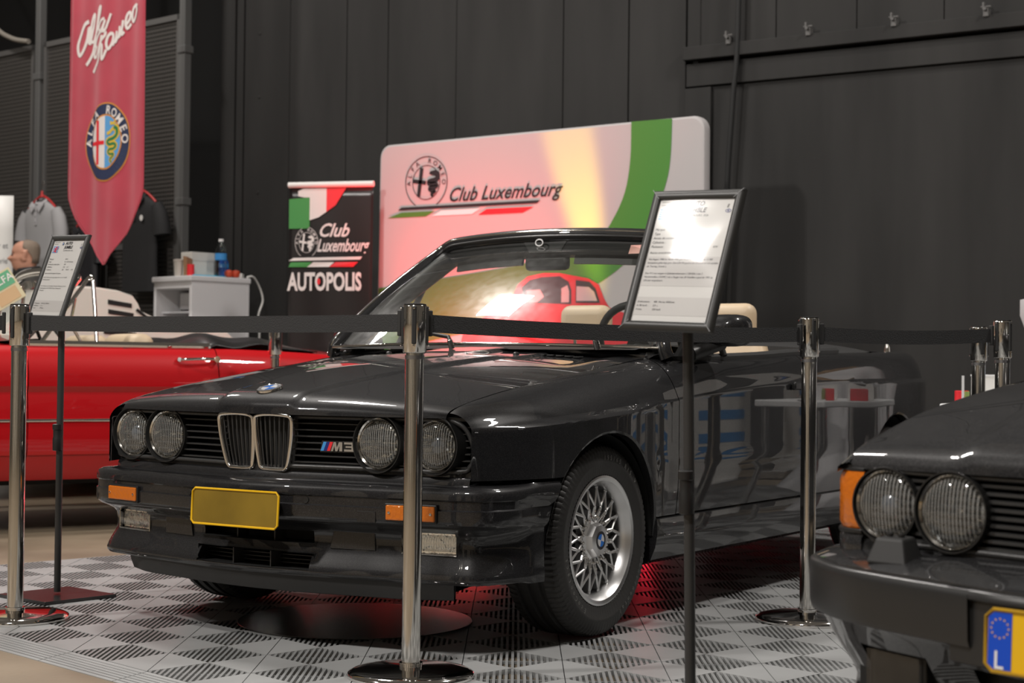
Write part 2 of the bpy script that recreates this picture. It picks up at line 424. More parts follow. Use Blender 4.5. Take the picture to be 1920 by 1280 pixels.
# ------------------------------------------------------------------ black convertible (its frame is the world frame)
def build_convertible():
    T = thing('convertible_car', 'black open-top car with cross-spoke wheels and blank yellow plate on the tile mat', 'car')
    BP = M['black_paint']
    ACX, ACZ, AR = -.02, .295, .360; RCX, RAR = 2.562, .375
    P = {}
    P['yc'] = pch([-.66, -.62, -.5, -.35, 0, .45, 1.4, 2.2, 2.6, 3.0, 3.2, 3.3], [.712, .735, .772, .797, .812, .812, .815, .812, .805, .775, .735, .69])
    P['zc'] = pch([-.66, -.3, 0, .43, .9, 1.4, 2.2, 3.3], [.680, .702, .720, .750, .782, .806, .818, .822])
    P['ye'] = pch([-.66, -.4, 0, .3, .6, .9, 1.5, 2.2, 2.8, 3.2, 3.3], [.655, .66, .665, .675, .70, .742, .748, .742, .71, .66, .625])
    P['ze'] = pch([-.66, -.645, -.6, -.45, -.34, -.07, .27, .56, .75, 1.25, 1.7, 2.5, 3.1, 3.3], [.700, .712, .731, .762, .780, .818, .858, .886, .884, .896, .916, .935, .945, .935])
    def flare(X):
        f = .030 * sm(-.68, -.35, X) * (1 - sm(.06, .42, X)) if X < 1 else .036 * sm(2.0, 2.4, X) * (1 - .6 * sm(2.85, 3.2, X))
        return f
    def by(X, z):
        d = P['zc'](X) - z
        y = P['yc'](X) + .006 * sm(0, .012, d) - .030 * max(0, (d - .22) / .3) ** 2 + flare(X) * sm(-.004, .022, d)
        # side rub strip crease
        y += .004 * (1 - sm(.0, .014, abs(z - .535))) * (1 if .33 < X < 2.2 else 0)
        return y
    P['by'] = by
    def arch(X, cx, r, lo): 
        d = r * r - (X - cx) ** 2
        return max(lo, ACZ + sqrt(d)) if d > 0 else lo
    zb_f = lambda X: max(.522, arch(X, ACX, AR, .522)) if X < ACX else arch(X, ACX, AR, .357)
    zb_r = lambda X: arch(X, RCX, RAR, .357 if X < RCX else .50)
    ends = {}
    for s, nm in ((-1, 'L'), (1, 'R')):
        obj('front_fender', MB().grid(side_panel(P, -.640, .486, s, zb_f, nx=90)), BP, T, 28)
        obj('door', MB().grid(side_panel(P, .491, 1.618, s, lambda X: .358, nx=40, nz=26)), BP, T, 28)
        obj('rear_fender', MB().grid(side_panel(P, 1.623, 3.30, s, zb_r, nx=90)), BP, T, 28)
        # arch lips + liners
        for cx, r, x0, x1 in ((ACX, AR, -.36, .335), (RCX, RAR, 2.19, 2.90)):
            lip = []
            for k in range(41):
                a = pi * k / 40; X = cx + r * cos(a); z = max(ACZ + r * sin(a), ACZ)
                yy = by(min(max(X, -.65), 3.29), z + .004); lip.append([(X, s * yy, z), (cx + (r - .008) * cos(a), s * (yy - .004), ACZ + (r - .008) * sin(a)), (cx + (r - .010) * cos(a), s * (yy - .03), ACZ + (r - .010) * sin(a))])
            obj('arch_lip', MB().grid(lip), BP, T, 40)
            ln = []
            for k in range(25):
                a = pi * k / 24 if cx > 1 else pi * k / 24
                ln.append([(cx + (r - .012) * cos(a), s * .80, ACZ + (r - .012) * sin(a)), (cx + (r - .012) * cos(a), s * .50, ACZ + (r - .012) * sin(a)), (cx, s * .499, ACZ)])
            obj('wheel_well', MB().grid(ln), M['deep_black'], T, 60)
        # side skirt
        rows = []
        for X in lin(.335, 2.195, 30):
            y = by(X, .36); rows.append([(X, s * (y - .012), .356), (X, s * (y + .004), .349), (X, s * (y + .006), .30), (X, s * (y - .002), .255), (X, s * (y - .02), .212), (X, s * (y - .05), .195), (X, s * (y - .15), .19)])
        k = MB().grid(rows); k.add([rows[0][i] for i in range(7)], [tuple(range(7))]); k.add([rows[-1][i] for i in range(7)], [tuple(range(7))])
        obj('side_skirt', k, BP, T, 35)
        # belt rubber + chrome strip along the door top, door handle
        obj('belt_moulding', MB().grid([[(X, s * (P['ye'](X) + .004), P['ze'](X) - .004), (X, s * (P['ye'](X) + .006), P['ze'](X) + .012), (X, s * (P['ye'](X) - .004), P['ze'](X) + .022), (X, s * (P['ye'](X) - .03), P['ze'](X) + .022), (X, s * (P['ye'](X) - .045), P['ze'](X) + .0)] for X in lin(.585, 2.1, 30)]), M['rubber'], T, 40)
        h = obj('door_handle', MB().box((1.50, s * .832, .79), (.15, .02, .032)), M['trim_black'], T, 30, .006)
        obj('lock_cylinder', MB().cyl((1.59, s * .82, .79), (1.59, s * .832, .79), .012, 14), M['satin_black'], h)
        # interior door card
        mb = MB(); mb.grid([[(X, s * (P['ye'](X) - .04), P['ze'](X) + .012), (X, s * (P['ye'](X) - .075), P['ze'](X) - .01), (X, s * (P['ye'](X) - .085), .6), (X, s * (P['ye'](X) - .085), .3)] for X in lin(.62, 2.15, 24)])
        obj('door_card', mb, M['leather'], T, 40)
    # -------- hood
    cs = [(-.757, .700), (-.752, .722), (-.728, .744), (-.690, .760), (-.62, .773), (-.5, .793), (-.34, .819), (-.08, .857), (.2, .889), (.40, .908), (.47, .914)]
    es = [(-.655, .700), (-.648, .712), (-.632, .722), (-.600, .732), (-.53, .748), (-.45, .763), (-.34, .781), (-.07, .818), (.2, .850), (.40, .876), (.50, .886)]
    NJ = 6; C_ = smooth_path(cs, NJ); E_ = smooth_path(es, NJ); n = len(C_)
    def hood_pt(i, t):
        """i along, t in -1..1 across"""
        a = abs(t); c, e = C_[i], E_[i]; wx = a * (.35 + .65 * a); wz = a ** 2.3
        x = c[0] + (e[0] - c[0]) * wx; z = c[1] + (e[1] - c[1]) * wz
        y = t * (P['ye'](max(e[0], -.65)) - .003)
        yk = .15 + .17 * sm(-.75, .5, x)
        z += .009 * (1 - sm(yk - .012, yk + .012, abs(y))) * sm(0, 6, i)
        # shallow bowl round the cowl vents
        z -= .012 * sm(.10, .17, abs(y)) * (1 - sm(.50, .6, abs(y))) * sm(.20, .30, x + .12 * abs(y)) * (1 if x > .1 else 0)
        return (x, y, z)
    ts = [-1 + 2 * k / 110 for k in range(111)]
    hood = obj('hood', MB().grid([[hood_pt(i, t) for t in ts] for i in range(n)]), BP, T, 40)
    for s in (-1, 1):
        vb = MB()
        for k in range(9):
            y0 = s * (.16 + .036 * k); vb.box((.415, y0 + s * .012, .897 - .012 * (k / 9) ** 2), (.03, .026, .006))
        obj('cowl_vent', vb, M['deep_black'], hood, 30, .002)
    for s in (-1, 1):
        j = MB().lathe([(.012, 0), (.011, .007), (.006, .011), (0, .012)], (.34, s * .28 + .03, .893), (0, 0, 1), 16); obj('washer_jet', j, M['trim_black'], T)
    tn = nrm((-.68 + .5, 0, .764 - .793)); nr = nrm((-.30, 0, 1))
    roundel('hood_badge', T, V3((-.674, 0, .7735)) + nr * .004, .041, nr, (0, -1, 0))
    # -------- nose: recess, slats, lamps
    fx = lambda y: -.727 + .155 * max(0, abs(y) - .05) + 1.6 * max(0, abs(y) - .66) ** 2 * 4
    gz0, gz1 = .545, .694
    bk = MB(); ys = lin(-.712, .712, 41)
    bk.grid([[(fx(y) + .10, y, gz1 + .01) for y in ys], [(fx(y) + .10, y, gz0 - .01) for y in ys]])
    obj('grille_back', bk, M['deep_black'], T, 0)
    for s in (-1, 1):
        zs = [gz0 + .0195 * k + .014 for k in range(7)]
        g = slat_rows(fx, s * .135, s * .708, zs, .02, .0032, n=15); gi = obj('grille_insert', g, M['satin_black'], T, 30)
        fr = [(s * .125, gz1), (s * .40, gz1), (s * .62, gz1), (s * .672, gz1 - .006), (s * .702, gz1 - .03), (s * .716, gz1 - .075), (s * .718, gz0 + .045), (s * .708, gz0 + .014), (s * .67, gz0), (s * .40, gz0), (s * .125, gz0)]
        obj('grille_frame', MB().tube([(fx(y) - .004, y, z) for y, z in smooth_path(fr, 3)], .0075, 8), M['satin_black'], gi, 60)
        obj('end_cap', MB().grid([[(fx(s * y) + d, s * y, z) for z in lin(gz0, gz1, 6)] for y, d in ((.716, 0), (.714, .12))]), M['trim_black'], gi, 0)
        headlamp(T, (-.647, s * .610, .6195), .0715, True); headlamp(T, (-.678, s * .4275, .6215), .0735, False)
    # hood-to-grille shadow strip and panel below the grille
    obj('upper_strip', MB().grid([[(fx(y) - .008, y, .702) for y in ys], [(fx(y) - .006, y, .692) for y in ys], [(fx(y) + .04, y, .690) for y in ys]]), M['trim_black'], T, 30)
    low = MB().grid([[(fx(y) + d, y, z) for y in ys] for d, z in ((.05, .548), (.002, .546), (.0, .530), (-.006, .527), (-.010, .520), (-.012, .508), (.0, .500))])
    obj('nose_panel', low, BP, T, 30)
    # kidneys
    Sk = lambda u, v, h=0.0: V3((-.746 + .10 * (.70 - v) + .05 * max(0, abs(u) - .05) - h, u, v))
    for s in (-1, 1):
        pts = [(s * .012, .694), (s * .06, .700), (s * .125, .697), (s * .143, .690), (s * .146, .672), (s * .140, .62), (s * .124, .555), (s * .114, .5375), (s * .10, .533), (s * .04, .533), (s * .020, .5375), (s * .014, .552), (s * .006, .62), (s * .004, .676)]
        kidney(T, Sk, pts, [(s * (.022 + .0185 * k), s * (.028 + .0140 * k)) for k in range(7)])
    hb = MB(); hb.grid([[Sk(u, .704, .0) + V3((.004, 0, 0)) for u in lin(-.155, .155, 9)], [Sk(u, .700, .0) + V3((.03, 0, 0)) for u in lin(-.155, .155, 9)]]); obj('kidney_shroud', hb, M['trim_black'], T, 0)
    # M3 letters on the left slats
    Sm = plane_map((fx(-.29) - .012, -.226, .594), nrm((.16, -1, 0)), nrm((-1, -.16, 0)))
    bd = obj('model_badge', MB().poly([(.0, -.004), (.128, -.004), (.132, .030), (.006, .030)], Sm, .0, .006), M['trim_black'], T, 0)
    for k, c in enumerate(('light_blue', 'dark_blue', 'flag_red')):
        u0 = .002 + .011 * k; obj('badge_stripe', MB().poly([(u0, 0), (u0 + .0105, 0), (u0 + .0205, .027), (u0 + .010, .027)], Sm, .001), M[c], bd, 0)
    let = MB()
    m_ = [(0, 0), (.009, .027), (.017, .027), (.020, .011), (.027, .027), (.0385, .027), (.0385, 0), (.029, 0), (.029, .016), (.022, 0), (.015, 0), (.012, .015), (.007, 0)]
    let.poly([(.039 + a, b) for a, b in m_], Sm, .0035, .003)
    t3 = [(0, .027), (.034, .027), (.034, 0), (0, 0), (0, .006), (.025, .006), (.025, .011), (.005, .011), (.005, .016), (.025, .016), (.025, .021), (0, .021)]
    let.poly([(.084 + a, b) for a, b in t3], Sm, .0035, .003); obj('badge_letters', let, M['alloy'], bd, 0)
    # -------- bumper, swept along its plan
    half = [(-.800, 0), (-.797, .07), (-.790, .16), (-.782, .21), (-.772, .275), (-.757, .355), (-.742, .43), (-.731, .50), (-.717, .58), (-.701, .66), (-.688, .715), (-.660, .768), (-.612, .803), (-.54, .822), (-.46, .830), (-.40, .834), (-.355, .838), (-.325, .840)]
    hp = [tuple(p) for p in smooth_path(half, 3)]
    path = [(x, -y) for x, y in reversed(hp)] + hp[1:]; NP = len(path)
    prof = [(-.10, .512), (-.05, .507), (-.02, .503), (-.006, .496), (0, .484), (0, .468), (-.005, .464), (-.005, .441), (0, .437), (0, .412), (-.002, .397), (-.012, .387), (-.030, .379), (-.050, .368), (-.061, .355), (-.064, .335), (-.064, .318), (-.062, .305), (-.056, .290), (-.045, .272), (-.036, .255), (-.030, .240), (-.031, .230), (-.038, .222), (-.060, .219), (-.10, .217)]
    def end_x(z):
        d = AR * AR - (z - ACZ) ** 2
        return ACX - sqrt(max(d, .06))
    rows = sweep(path, prof)
    # trailing edge follows the wheel arch; corners flatten the relief
    out = []
    pull = lambda i, z: .008 * sm(.50, .70, abs(path[i][1])) * (1 - sm(-.62, -.42, path[i][0])) * (1 - sm(.365, .395, z))
    for (o, z), r in zip(prof, rows):
        xe = end_x(min(max(z, .25), .53)); q = []
        for i, p in enumerate(r):
            x0 = path[i][0]; f = sm(-.62, -.40, x0)
            x, y, zz = p; q_ = pull(i, z); y -= np.sign(y) * q_ * .8; x += q_ * .45
            if x0 > -.45: x = -.45 + (x0 + .45) * (xe + .45) / (-.325 + .45) - (0 if x0 > -.33 else 0)
            rel = max(o, -.035)
            yy = abs(y)
            if f > 0:
                tgt = abs(path[i][1]) + rel * (1 - .75 * f) - (.012 * f if z < .45 else 0); yy = yy * (1 - f) + tgt * f
            q.append((x, yy if y > 0 else -yy, zz))
        out.append(q)
    pz = [z for _, z in prof]
    def hole(i, k):
        y = .5 * (path[k][1] + path[min(k + 1, NP - 1)][1]); z = .5 * (pz[i] + pz[i + 1])
        if abs(y) < .228 and (.32 < z < .35 or .245 < z < .285): return True
        if .515 < abs(y) < .70 and .308 < z < .364: return True
        return False
    bump = obj('front_bumper', MB().grid(out, hole=hole), BP, T, 40)
    bx = lambda y: pch([0, .07, .16, .21, .275, .355, .43, .5, .58, .65, .70], [-.8, -.797, -.79, -.782, -.772, -.757, -.742, -.731, -.717, -.703, -.692])(abs(y))
    # intakes: recess boxes with slats and dividers
    for z0, z1, w, off in ((.319, .3545, .232, .064), (.241, .2895, .234, .046)):
        r = MB(); yy = lin(-w, w, 13)
        r.grid([[(bx(y) + off - .002, y, z1) for y in yy], [(bx(y) + .14, y, z1) for y in yy], [(bx(y) + .14, y, z0) for y in yy], [(bx(y) + off - .012, y, z0) for y in yy]])
        for s in (-1, 1): r.add([(bx(w) + off, s * w, z0), (bx(w) + off, s * w, z1), (bx(w) + .14, s * w, z1), (bx(w) + .14, s * w, z0)], [(0, 1, 2, 3)])
        a = obj('air_intake', r, M['deep_black'], T, 0)
        for y in (-.075, .075): obj('intake_divider', MB().box((bx(y) + off + .03, y, (z0 + z1) / 2), (.05, .004, z1 - z0)), M['satin_black'], a, 0)
        if z0 < .3:
            obj('intake_slats', slat_rows(lambda y: bx(y) + off + .045, -w, w, [z0 + .012, z0 + .024, z0 + .036], .02, .002), M['satin_black'], a, 0)
    # black rubber lip
    lp = sweep([(x + .03 * sm(.5, .75, abs(y)), y * (1 - .075 * sm(.5, .75, abs(y)))) for x, y in path if x < -.672], [(-.044, .221), (-.050, .198), (-.060, .172), (-.075, .168), (-.12, .17), (-.13, .22)])
    obj('rubber_lip', MB().grid(lp), M['rubber'], T, 40)
    ub = MB().grid([[(bx(y) + .09, y, .173) for y in lin(-.6, .6, 9)], [(-.35, y * 1.0, .20) for y in lin(-.6, .6, 9)]]); obj('undertray', ub, M['deep_black'], T, 0)
    # indicators, fog lamps, duct covers, plate, tow eye cover, screws
    def on_bumper(y, z, off): 
        d = .001; n_ = nrm((-1, (bx(y + d) - bx(y - d)) / (2 * d), 0)); 
        return V3((bx(y), y, z)) + n_ * off, n_
    for s in (-1, 1):
        c, nn = on_bumper(s * .578, .4275, .0); S = plane_map(c, np.cross((0, 0, 1), nn) , nn)
        rec = obj('indicator', MB().poly([(-.083, -.027), (.083, -.027), (.083, .027), (-.083, .027)], S, .006, .03), M['trim_black'], T, 0, .003)
        lens = MB().poly([(-.078, -.022), (.078, -.022), (.078, .022), (-.078, .022)], S, .011, .008); lab(obj('indicator_lens', lens, M['amber'], rec, 0, .004), 'amber ribbed lens')
        for u in (-.066, .066): obj('screw', MB().lathe([(.004, 0), (.004, .002), (0, .003)], S(u, 0, .011), nn, 10), M['steel'], rec)
        c, nn = on_bumper(s * .607, .3375, -.074); S = plane_map(c, np.cross((0, 0, 1), nn), nn)
        fb = MB().poly([(-.098, -.034), (.098, -.034), (.098, .034), (-.098, .034)], S, .0, .03)
        fog = obj('fog_lamp', fb, M['trim_black'], T, 0, .003)
        obj('fog_reflector', MB().poly([(-.084, -.030), (.084, -.030), (.084, .030), (-.084, .030)], S, .002), M['reflector'], fog, 0)
        obj('fog_lens', MB().grid([[S(u, v, .014 - .6 * v * v / .03) for u in lin(-.086, .086, 3)] for v in lin(-.031, .031, 7)]), M['clear_lens'], fog, 60)
        obj('fog_bezel', MB().tube([S(u, v, .012) for u, v in ((-.087, -.032), (.087, -.032), (.087, .032), (-.087, .032))], .003, 6, True), M['steel'], fog, 30)
        c, nn = on_bumper(s * .365, .334, -.062); S = plane_map(c, np.cross((0, 0, 1), nn), nn); a = s
        q = [(-.072, -.027), (.078, -.027), (.066, .027), (-.070, .027)] if s > 0 else [(-.078, -.027), (.072, -.027), (.070, .027), (-.066, .027)]
        obj('duct_cover', MB().poly(q, S, .003, .008), BP, T, 0, .002)
        for y in (.235,):
            c, nn = on_bumper(s * y, .452, -.004); obj('bumper_plug', MB().lathe([(.010, 0), (.009, .002), (.007, .0015), (0, .0015)], c, nn, 20), M['trim_black'], T)
    c, nn = on_bumper(-.435, .411, .0015); obj('tow_eye_cover', MB().poly([(-.03, -.016), (.03, -.016), (.03, .016), (-.03, .016)], plane_map(c, np.cross((0, 0, 1), nn), nn), .001, .004), BP, T, 0, .001)
    S = plane_map((-.826, .0, .418), (0, -1, 0), nrm((-1, 0, .06)))
    W_, H_ = .172, .0535
    rr = [(-W_, -H_ + .01), (-W_ + .01, -H_), (W_ - .01, -H_), (W_, -H_ + .01), (W_, H_ - .01), (W_ - .01, H_), (-W_ + .01, H_), (-W_, H_ - .01)]
    pl = obj('licence_plate', MB().poly(rr, S, 0, .006), M['plate_gold'], T, 0); lab(pl, 'blank dull yellow plate')
    obj('plate_rim', MB().tube([S(u, v, .001) for u, v in rr], .0035, 6, True), M['plate_yellow'], pl, 30)
    obj('plate_carrier', MB().box((-.812, 0, .418), (.02, .20, .06)), M['trim_black'], T, 0)
    # -------- cowl, windscreen, frame
    gb = lambda t: V3((.40 + .125 * t * t, .72 * t, .930 - .012 * t * t))       # glass base line, t -1..1
    gt = lambda t: V3((.935 + .075 * t * t, .545 * t, 1.340 - .022 * t * t))    # glass top line
    tt = lin(-1, 1, 25)
    cw = MB().grid([[V3(hood_pt(n - 1, t)) + V3((.004, 0, -.002)) for t in tt], [V3(hood_pt(n - 1, t)) * .45 + gb(t) * .55 + V3((0, .0, -.008)) for t in tt], [gb(t) + V3((.02, 0, -.014)) for t in tt]])
    obj('cowl_panel', cw, BP, T, 40)
    for s in (-1, 1):
        # fender corner between hood, screen and door
        a = [V3((X, s * P['ye'](X), P['ze'](X))) for X in (.47, .52, .56, .60, .66)]
        b = [gb(s * v) + V3((.015, 0, -.012)) for v in (.93, .97, 1.0, 1.02, 1.04)]
        obj('cowl_corner', MB().grid([a, [p * .5 + q * .5 + V3((0, 0, -.004)) for p, q in zip(a, b)], b]), BP, T, 40)
    gl = []
    for v in lin(0, 1, 13):
        gl.append([gb(t) * (1 - v) + gt(t) * v + V3((-.020, 0, .018)) * sin(pi * v) for t in tt])
    ws = obj('windscreen', MB().grid(gl), M['glass'], T, 80, face=(-1, 0, 1))
    obj('base_seal', MB().tube([gb(t) + V3((-.006, 0, .004)) for t in tt], .006, 8), M['steel'], ws, 60)
    fr = [gb(-1) + V3((.02, -.02, -.03))] + [gb(-1) * (1 - v) + gt(-1) * v + V3((-.012 * sin(pi * v), -.012, .014 * sin(pi * v))) for v in lin(.04, .93, 8)] + [gt(-.985) + V3((.005, -.006, .010)), gt(-.94) + V3((.0, 0, .020)), gt(-.88) + V3((0, 0, .027))]
    fl = [(p[0], -p[1], p[2]) for p in reversed(fr)]
    loop = fr + [gt(t) + V3((0, 0, .028)) for t in lin(-.8, .8, 15)] + fl
    loop = smooth_path(loop, 3)
    obj('screen_frame', MB().tube(loop, .021, 12, sx=1.25), BP, T, 70)
    obj('frame_seal', MB().tube([V3(p) + V3((-.020, 0, -.006)) + V3((0, -.006 * np.sign(p[1]), 0)) for p in loop], .006, 8), M['rubber_gloss'], T, 70)
    obj('frame_bead', MB().tube([V3(p) + V3((-.016, 0, .014)) for p in loop], .004, 8), M['steel'], T, 70)
    # inner header, sun visors, pillar trims
    hd = MB().grid([[gt(t) + V3((dx, 0, dz)) for t in lin(-.97, .97, 21)] for dx, dz in ((-.005, .012), (-.008, -.030), (.0, -.050), (.04, -.060), (.10, -.045), (.12, .0), (.10, .03), (.02, .038))])
    obj('header_trim', hd, M['dash'], T, 50)
    for s in (-1, 1):
        obj('pillar_trim', MB().tube([gb(s) + V3((.05, -s * .025, 0)), gb(s) * .5 + gt(s) * .5 + V3((.03, -s * .03, .0)), gt(s * .97) + V3((.04, -s * .02, -.01))], [.03, .036, .042], 8), M['dash'], T, 60)
        v = [gt(s * t) + V3((.02, 0, -.045)) for t in lin(.22, .86, 9)]
        obj('sun_visor', MB().grid([v, [p + V3((-.012, 0, -.040)) for p in v], [p + V3((.004, 0, -.041)) for p in v], [p + V3((.012, 0, -.004)) for p in v]]), M['dash'], T, 40)
        # quarter-light frame on the door
        q = [V3((.60, s * .735, .90)), V3((.80, s * .665, 1.12)), V3((1.035, s * .565, 1.33))]
        obj('window_channel', MB().tube([V3((.965, s * .755, .90)), V3((1.0, s * .66, 1.13)), V3((1.035, s * .575, 1.325))], .013, 8), M['trim_black'], T, 60)
        obj('quarter_light', MB().add([V3((.66, s * .74, .905)), V3((.96, s * .752, .91)), V3((1.03, s * .575, 1.32))], [(0, 1, 2)]), M['glass_plain'], T, 0)
        # door mirror
        mc = V3((.80, s * .835, .990))
        sh = []
        for x, k in ((-.07, .25), (-.062, .7), (-.03, .95), (.02, 1.0), (.05, .98)):
            sh.append([mc + V3((x, s * (.088 * k * np.sign(cos(a)) * abs(cos(a)) ** .55), .058 * k * np.sign(sin(a)) * abs(sin(a)) ** .6)) for a in lin(0, 2 * pi * 31 / 32, 32)])
        dm = obj('door_mirror', MB().grid(sh, closed=True).add(sh[0], [tuple(range(32))]), BP, T, 60)
        obj('mirror_glass', MB().add([p + V3((-.004, 0, 0)) for p in sh[-1]], [tuple(range(32))]), M['chrome'], dm, 0)
        obj('mirror_arm', MB().tube([V3((.70, s * .75, .905)), V3((.76, s * .79, .925)), V3((.80, s * .83, .945))], [.03, .024, .022], 10, sx=1.4), M['trim_black'], dm, 60)
        obj('mirror_sail', MB().hexa([V3((.60, s * .752, .895)), V3((.88, s * .757, .90)), V3((.80, s * .725, 1.02))], [V3((.60, s * .735, .895)), V3((.88, s * .740, .90)), V3((.80, s * .708, 1.02))]), M['trim_black'], dm, 0)
    # interior mirror
    im = obj('interior_mirror', MB().box((.965, .01, 1.262), (.035, .20, .062)), M['dash'], T, 40, .018)
    obj('mirror_stem', MB().tube([(.965, .01, 1.285), (.955, .005, 1.335)], [.012, .016], 10), M['dash'], im)
    obj('mirror_bracket', MB().hexa([(.93, -.10, 1.345), (.93, .10, 1.345), (.925, .07, 1.30), (.925, -.07, 1.30)], [(.96, -.10, 1.345), (.96, .10, 1.345), (.955, .07, 1.30), (.955, -.07, 1.30)]), M['dash'], T, 0)
    obj('screen_ring', MB().tube([(.905 + .0 * a, .012 + .0165 * cos(a), 1.337 + .0125 * sin(a)) for a in lin(0, 2 * pi * 23 / 24, 24)], .003, 6, True), M['white'], ws, 60)
    # service sticker at the top corner of the screen
    st = gb(-.72) * .07 + gt(-.72) * .93 + V3((-.010, 0, .004))
    obj('screen_sticker', MB().hexa([st + V3((0, .03, -.02)), st + V3((0, -.03, -.02)), st + V3((.02, -.03, .014)), st + V3((.02, .03, .014))], [st + V3((.002, .03, -.02)), st + V3((.002, -.03, -.02)), st + V3((.022, -.03, .014)), st + V3((.022, .03, .014))]), mat('sticker_pink', (.75, .40, .34), .5), ws, 0)
    # wipers
    for y0 in (.05, -.56):
        a = V3((.365, y0, .936)); b = a + V3((.075, .26, .055)); w = obj('wiper', MB().tube([a, a + V3((.03, .03, .022)), b], [.010, .008, .005], 8), M['trim_black'], T, 60)
        obj('wiper_pivot', MB().lathe([(.012, -.02), (.011, .006), (.009, .014), (0, .015)], a, nrm((-.5, 0, .9)), 14), M['steel'], w)
        obj('wiper_blade', MB().tube([b + V3((-.028, -.20, -.030)), b, b + V3((.02, .24, .03))], .006, 6), M['rubber'], w)
    # -------- cabin
    db = MB().grid([[(x, y, z) for y in lin(-.66, .66, 13)] for x, z in ((.46, .915), (.60, .935), (.78, .93), (.86, .90), (.90, .80), (.88, .62), (.85, .40))]); obj('dashboard', db, M['dash'], T, 50)
    obj('cabin_floor', MB().box((1.45, 0, .27), (1.5, 1.36, .03)), M['dash'], T, 0)
    # steering wheel on the left seat side
    sc_ = V3((1.06, -.36, .93)); sn = nrm((.92, 0, .38)); su = V3((0, 1, 0)); sv = np.cross(sn, su)
    stw = obj('steering_wheel', MB().tube([sc_ + .178 * (cos(a) * su + sin(a) * sv) for a in lin(0, 2 * pi * 39 / 40, 40)], .015, 10, True), M['dash'], T, 80)
    spk = MB()
    for a in (90, 210, 330): spk.tube([sc_, sc_ + .17 * (cos(rad(a)) * su + sin(rad(a)) * sv)], .014, 8)
    spk.lathe([(.055, -.02), (.055, .02), (.04, .03), (0, .032)], sc_, sn, 20); obj('steering_spokes', spk, M['dash'], stw)
    obj('steering_column', MB().cyl(sc_, sc_ - sn * .25, .03, 12), M['dash'], stw)
    for s in (-1, 1):
        y = s * .35
        seat = obj('front_seat', MB().grid([[(x, y + dy, z - (.02 if abs(dy) > .2 else 0)) for dy in lin(-.25, .25, 9)] for x, z in ((1.20, .36), (1.20, .50), (1.28, .53), (1.5, .51), (1.68, .47), (1.70, .36))]), M['leather'], T, 50, solid=.02)
        rows = []
        for z, w in ((.46, .25), (.6, .255), (.75, .25), (.88, .235), (.95, .20)):
            x = 1.66 + (z - .46) * .36
            rows.append([V3((x + dx, y + dy, z)) for dx, dy in ((-.05, -w), (-.075, -w * .85), (-.055, -w * .5), (-.05, 0), (-.055, w * .5), (-.075, w * .85), (-.05, w), (.06, w * .9), (.07, 0), (.06, -w * .9))])
        mb = MB().grid(rows, closed=True); mb.add(rows[-1], [tuple(range(10))]); obj('seat_backrest', mb, M['leather'], seat, 60, sub=1)
        hx = 1.855
        obj('headrest', MB().box((hx, y, 1.055), (.095, .25, .155)), M['leather'], seat, 40, .045, bseg=5)
        obj('headrest_post', MB().cyl((hx, y - .06, .93), (hx, y - .06, 1.0), .007, 8).cyl((hx, y + .06, .93), (hx, y + .06, 1.0), .007, 8), M['chrome'], seat)
    rs = MB().grid([[(x, y, z) for y in lin(-.56, .56, 13)] for x, z in ((2.02, .40), (2.02, .54), (2.1, .57), (2.34, .53), (2.40, .56), (2.50, .78), (2.54, .93), (2.60, .955), (2.66, .94))]); obj('rear_seat', rs, M['leather'], T, 50)
    # folded roof cover and boot
    rc = MB().grid([[(x - .10 * abs(y) ** 2, y, z - .05 * abs(y / .72) ** 3) for y in lin(-.735, .735, 21)] for x, z in ((2.42, .90), (2.42, .965), (2.46, .985), (2.56, .99), (2.66, .975), (2.70, .95))]); obj('roof_cover', rc, M['dash'], T, 60)
    bt = []
    for X in lin(2.66, 3.30, 16):
        ye, ze = P['ye'](X), P['ze'](X); bt.append([(X, ye * t, ze + .018 * (1 - abs(t) ** 2.5) + (.010 * sm(3.15, 3.30, X) if abs(t) < .9 else 0)) for t in lin(-1, 1, 27)])
    ye, ze = P['ye'](3.3), P['ze'](3.3)
    for dx, dz in ((.025, -.006), (.035, -.03), (.02, -.12), (.03, -.30), (.03, -.44)): bt.append([(3.30 + dx - .06 * abs(t) ** 4, (ye + (.05 if dz < -.05 else .0)) * t, ze + dz + .018 * (1 - abs(t) ** 2.5)) for t in lin(-1, 1, 27)])
    obj('boot_lid', MB().grid(bt), BP, T, 40)
    rb = sweep([(3.52 - .0 * 0, 0)] and [(x, y) for x, y in [(2.88, .835), (3.1, .825), (3.30, .79), (3.40, .72), (3.46, .55), (3.49, .25), (3.495, 0), (3.49, -.25), (3.46, -.55), (3.40, -.72), (3.30, -.79), (3.1, -.825), (2.88, -.835)]], [(.08, .52), (.02, .51), (0, .49), (0, .42), (.01, .36), (.03, .25), (.09, .23)])
    obj('rear_bumper', MB().grid(rb), BP, T, 40)
    # dark shell that closes the body below and inside
    sh = MB(); sh.box((.05, 0, .44), (1.10, .98, .44)); sh.box((1.3, 0, .235), (1.95, 1.50, .06)); sh.box((2.95, 0, .45), (.62, 1.0, .5)); sh.box((2.5, 0, .5), (.35, .96, .5))
    obj('underbody', sh, M['deep_black'], T, 0)
    obj('aerial_button', MB().lathe([(.014, 0), (.012, .02), (.006, .035), (0, .04)], (2.93, -.66, .945), (0, 0, 1), 14), M['steel'], T)
    # -------- wheels
    W = bbs_wheel(); first = True
    for x, y in ((0, -.706), (0, .706), (2.562, -.716), (2.562, .716)):
        w = W if first else copy_tree(W, T); first = False
        w.parent = T; w.location = (x, y, .306); w.rotation_euler = (0, rad(17 if x < 1 else 5), 0 if y < 0 else pi)
    return T
CAR = build_convertible()
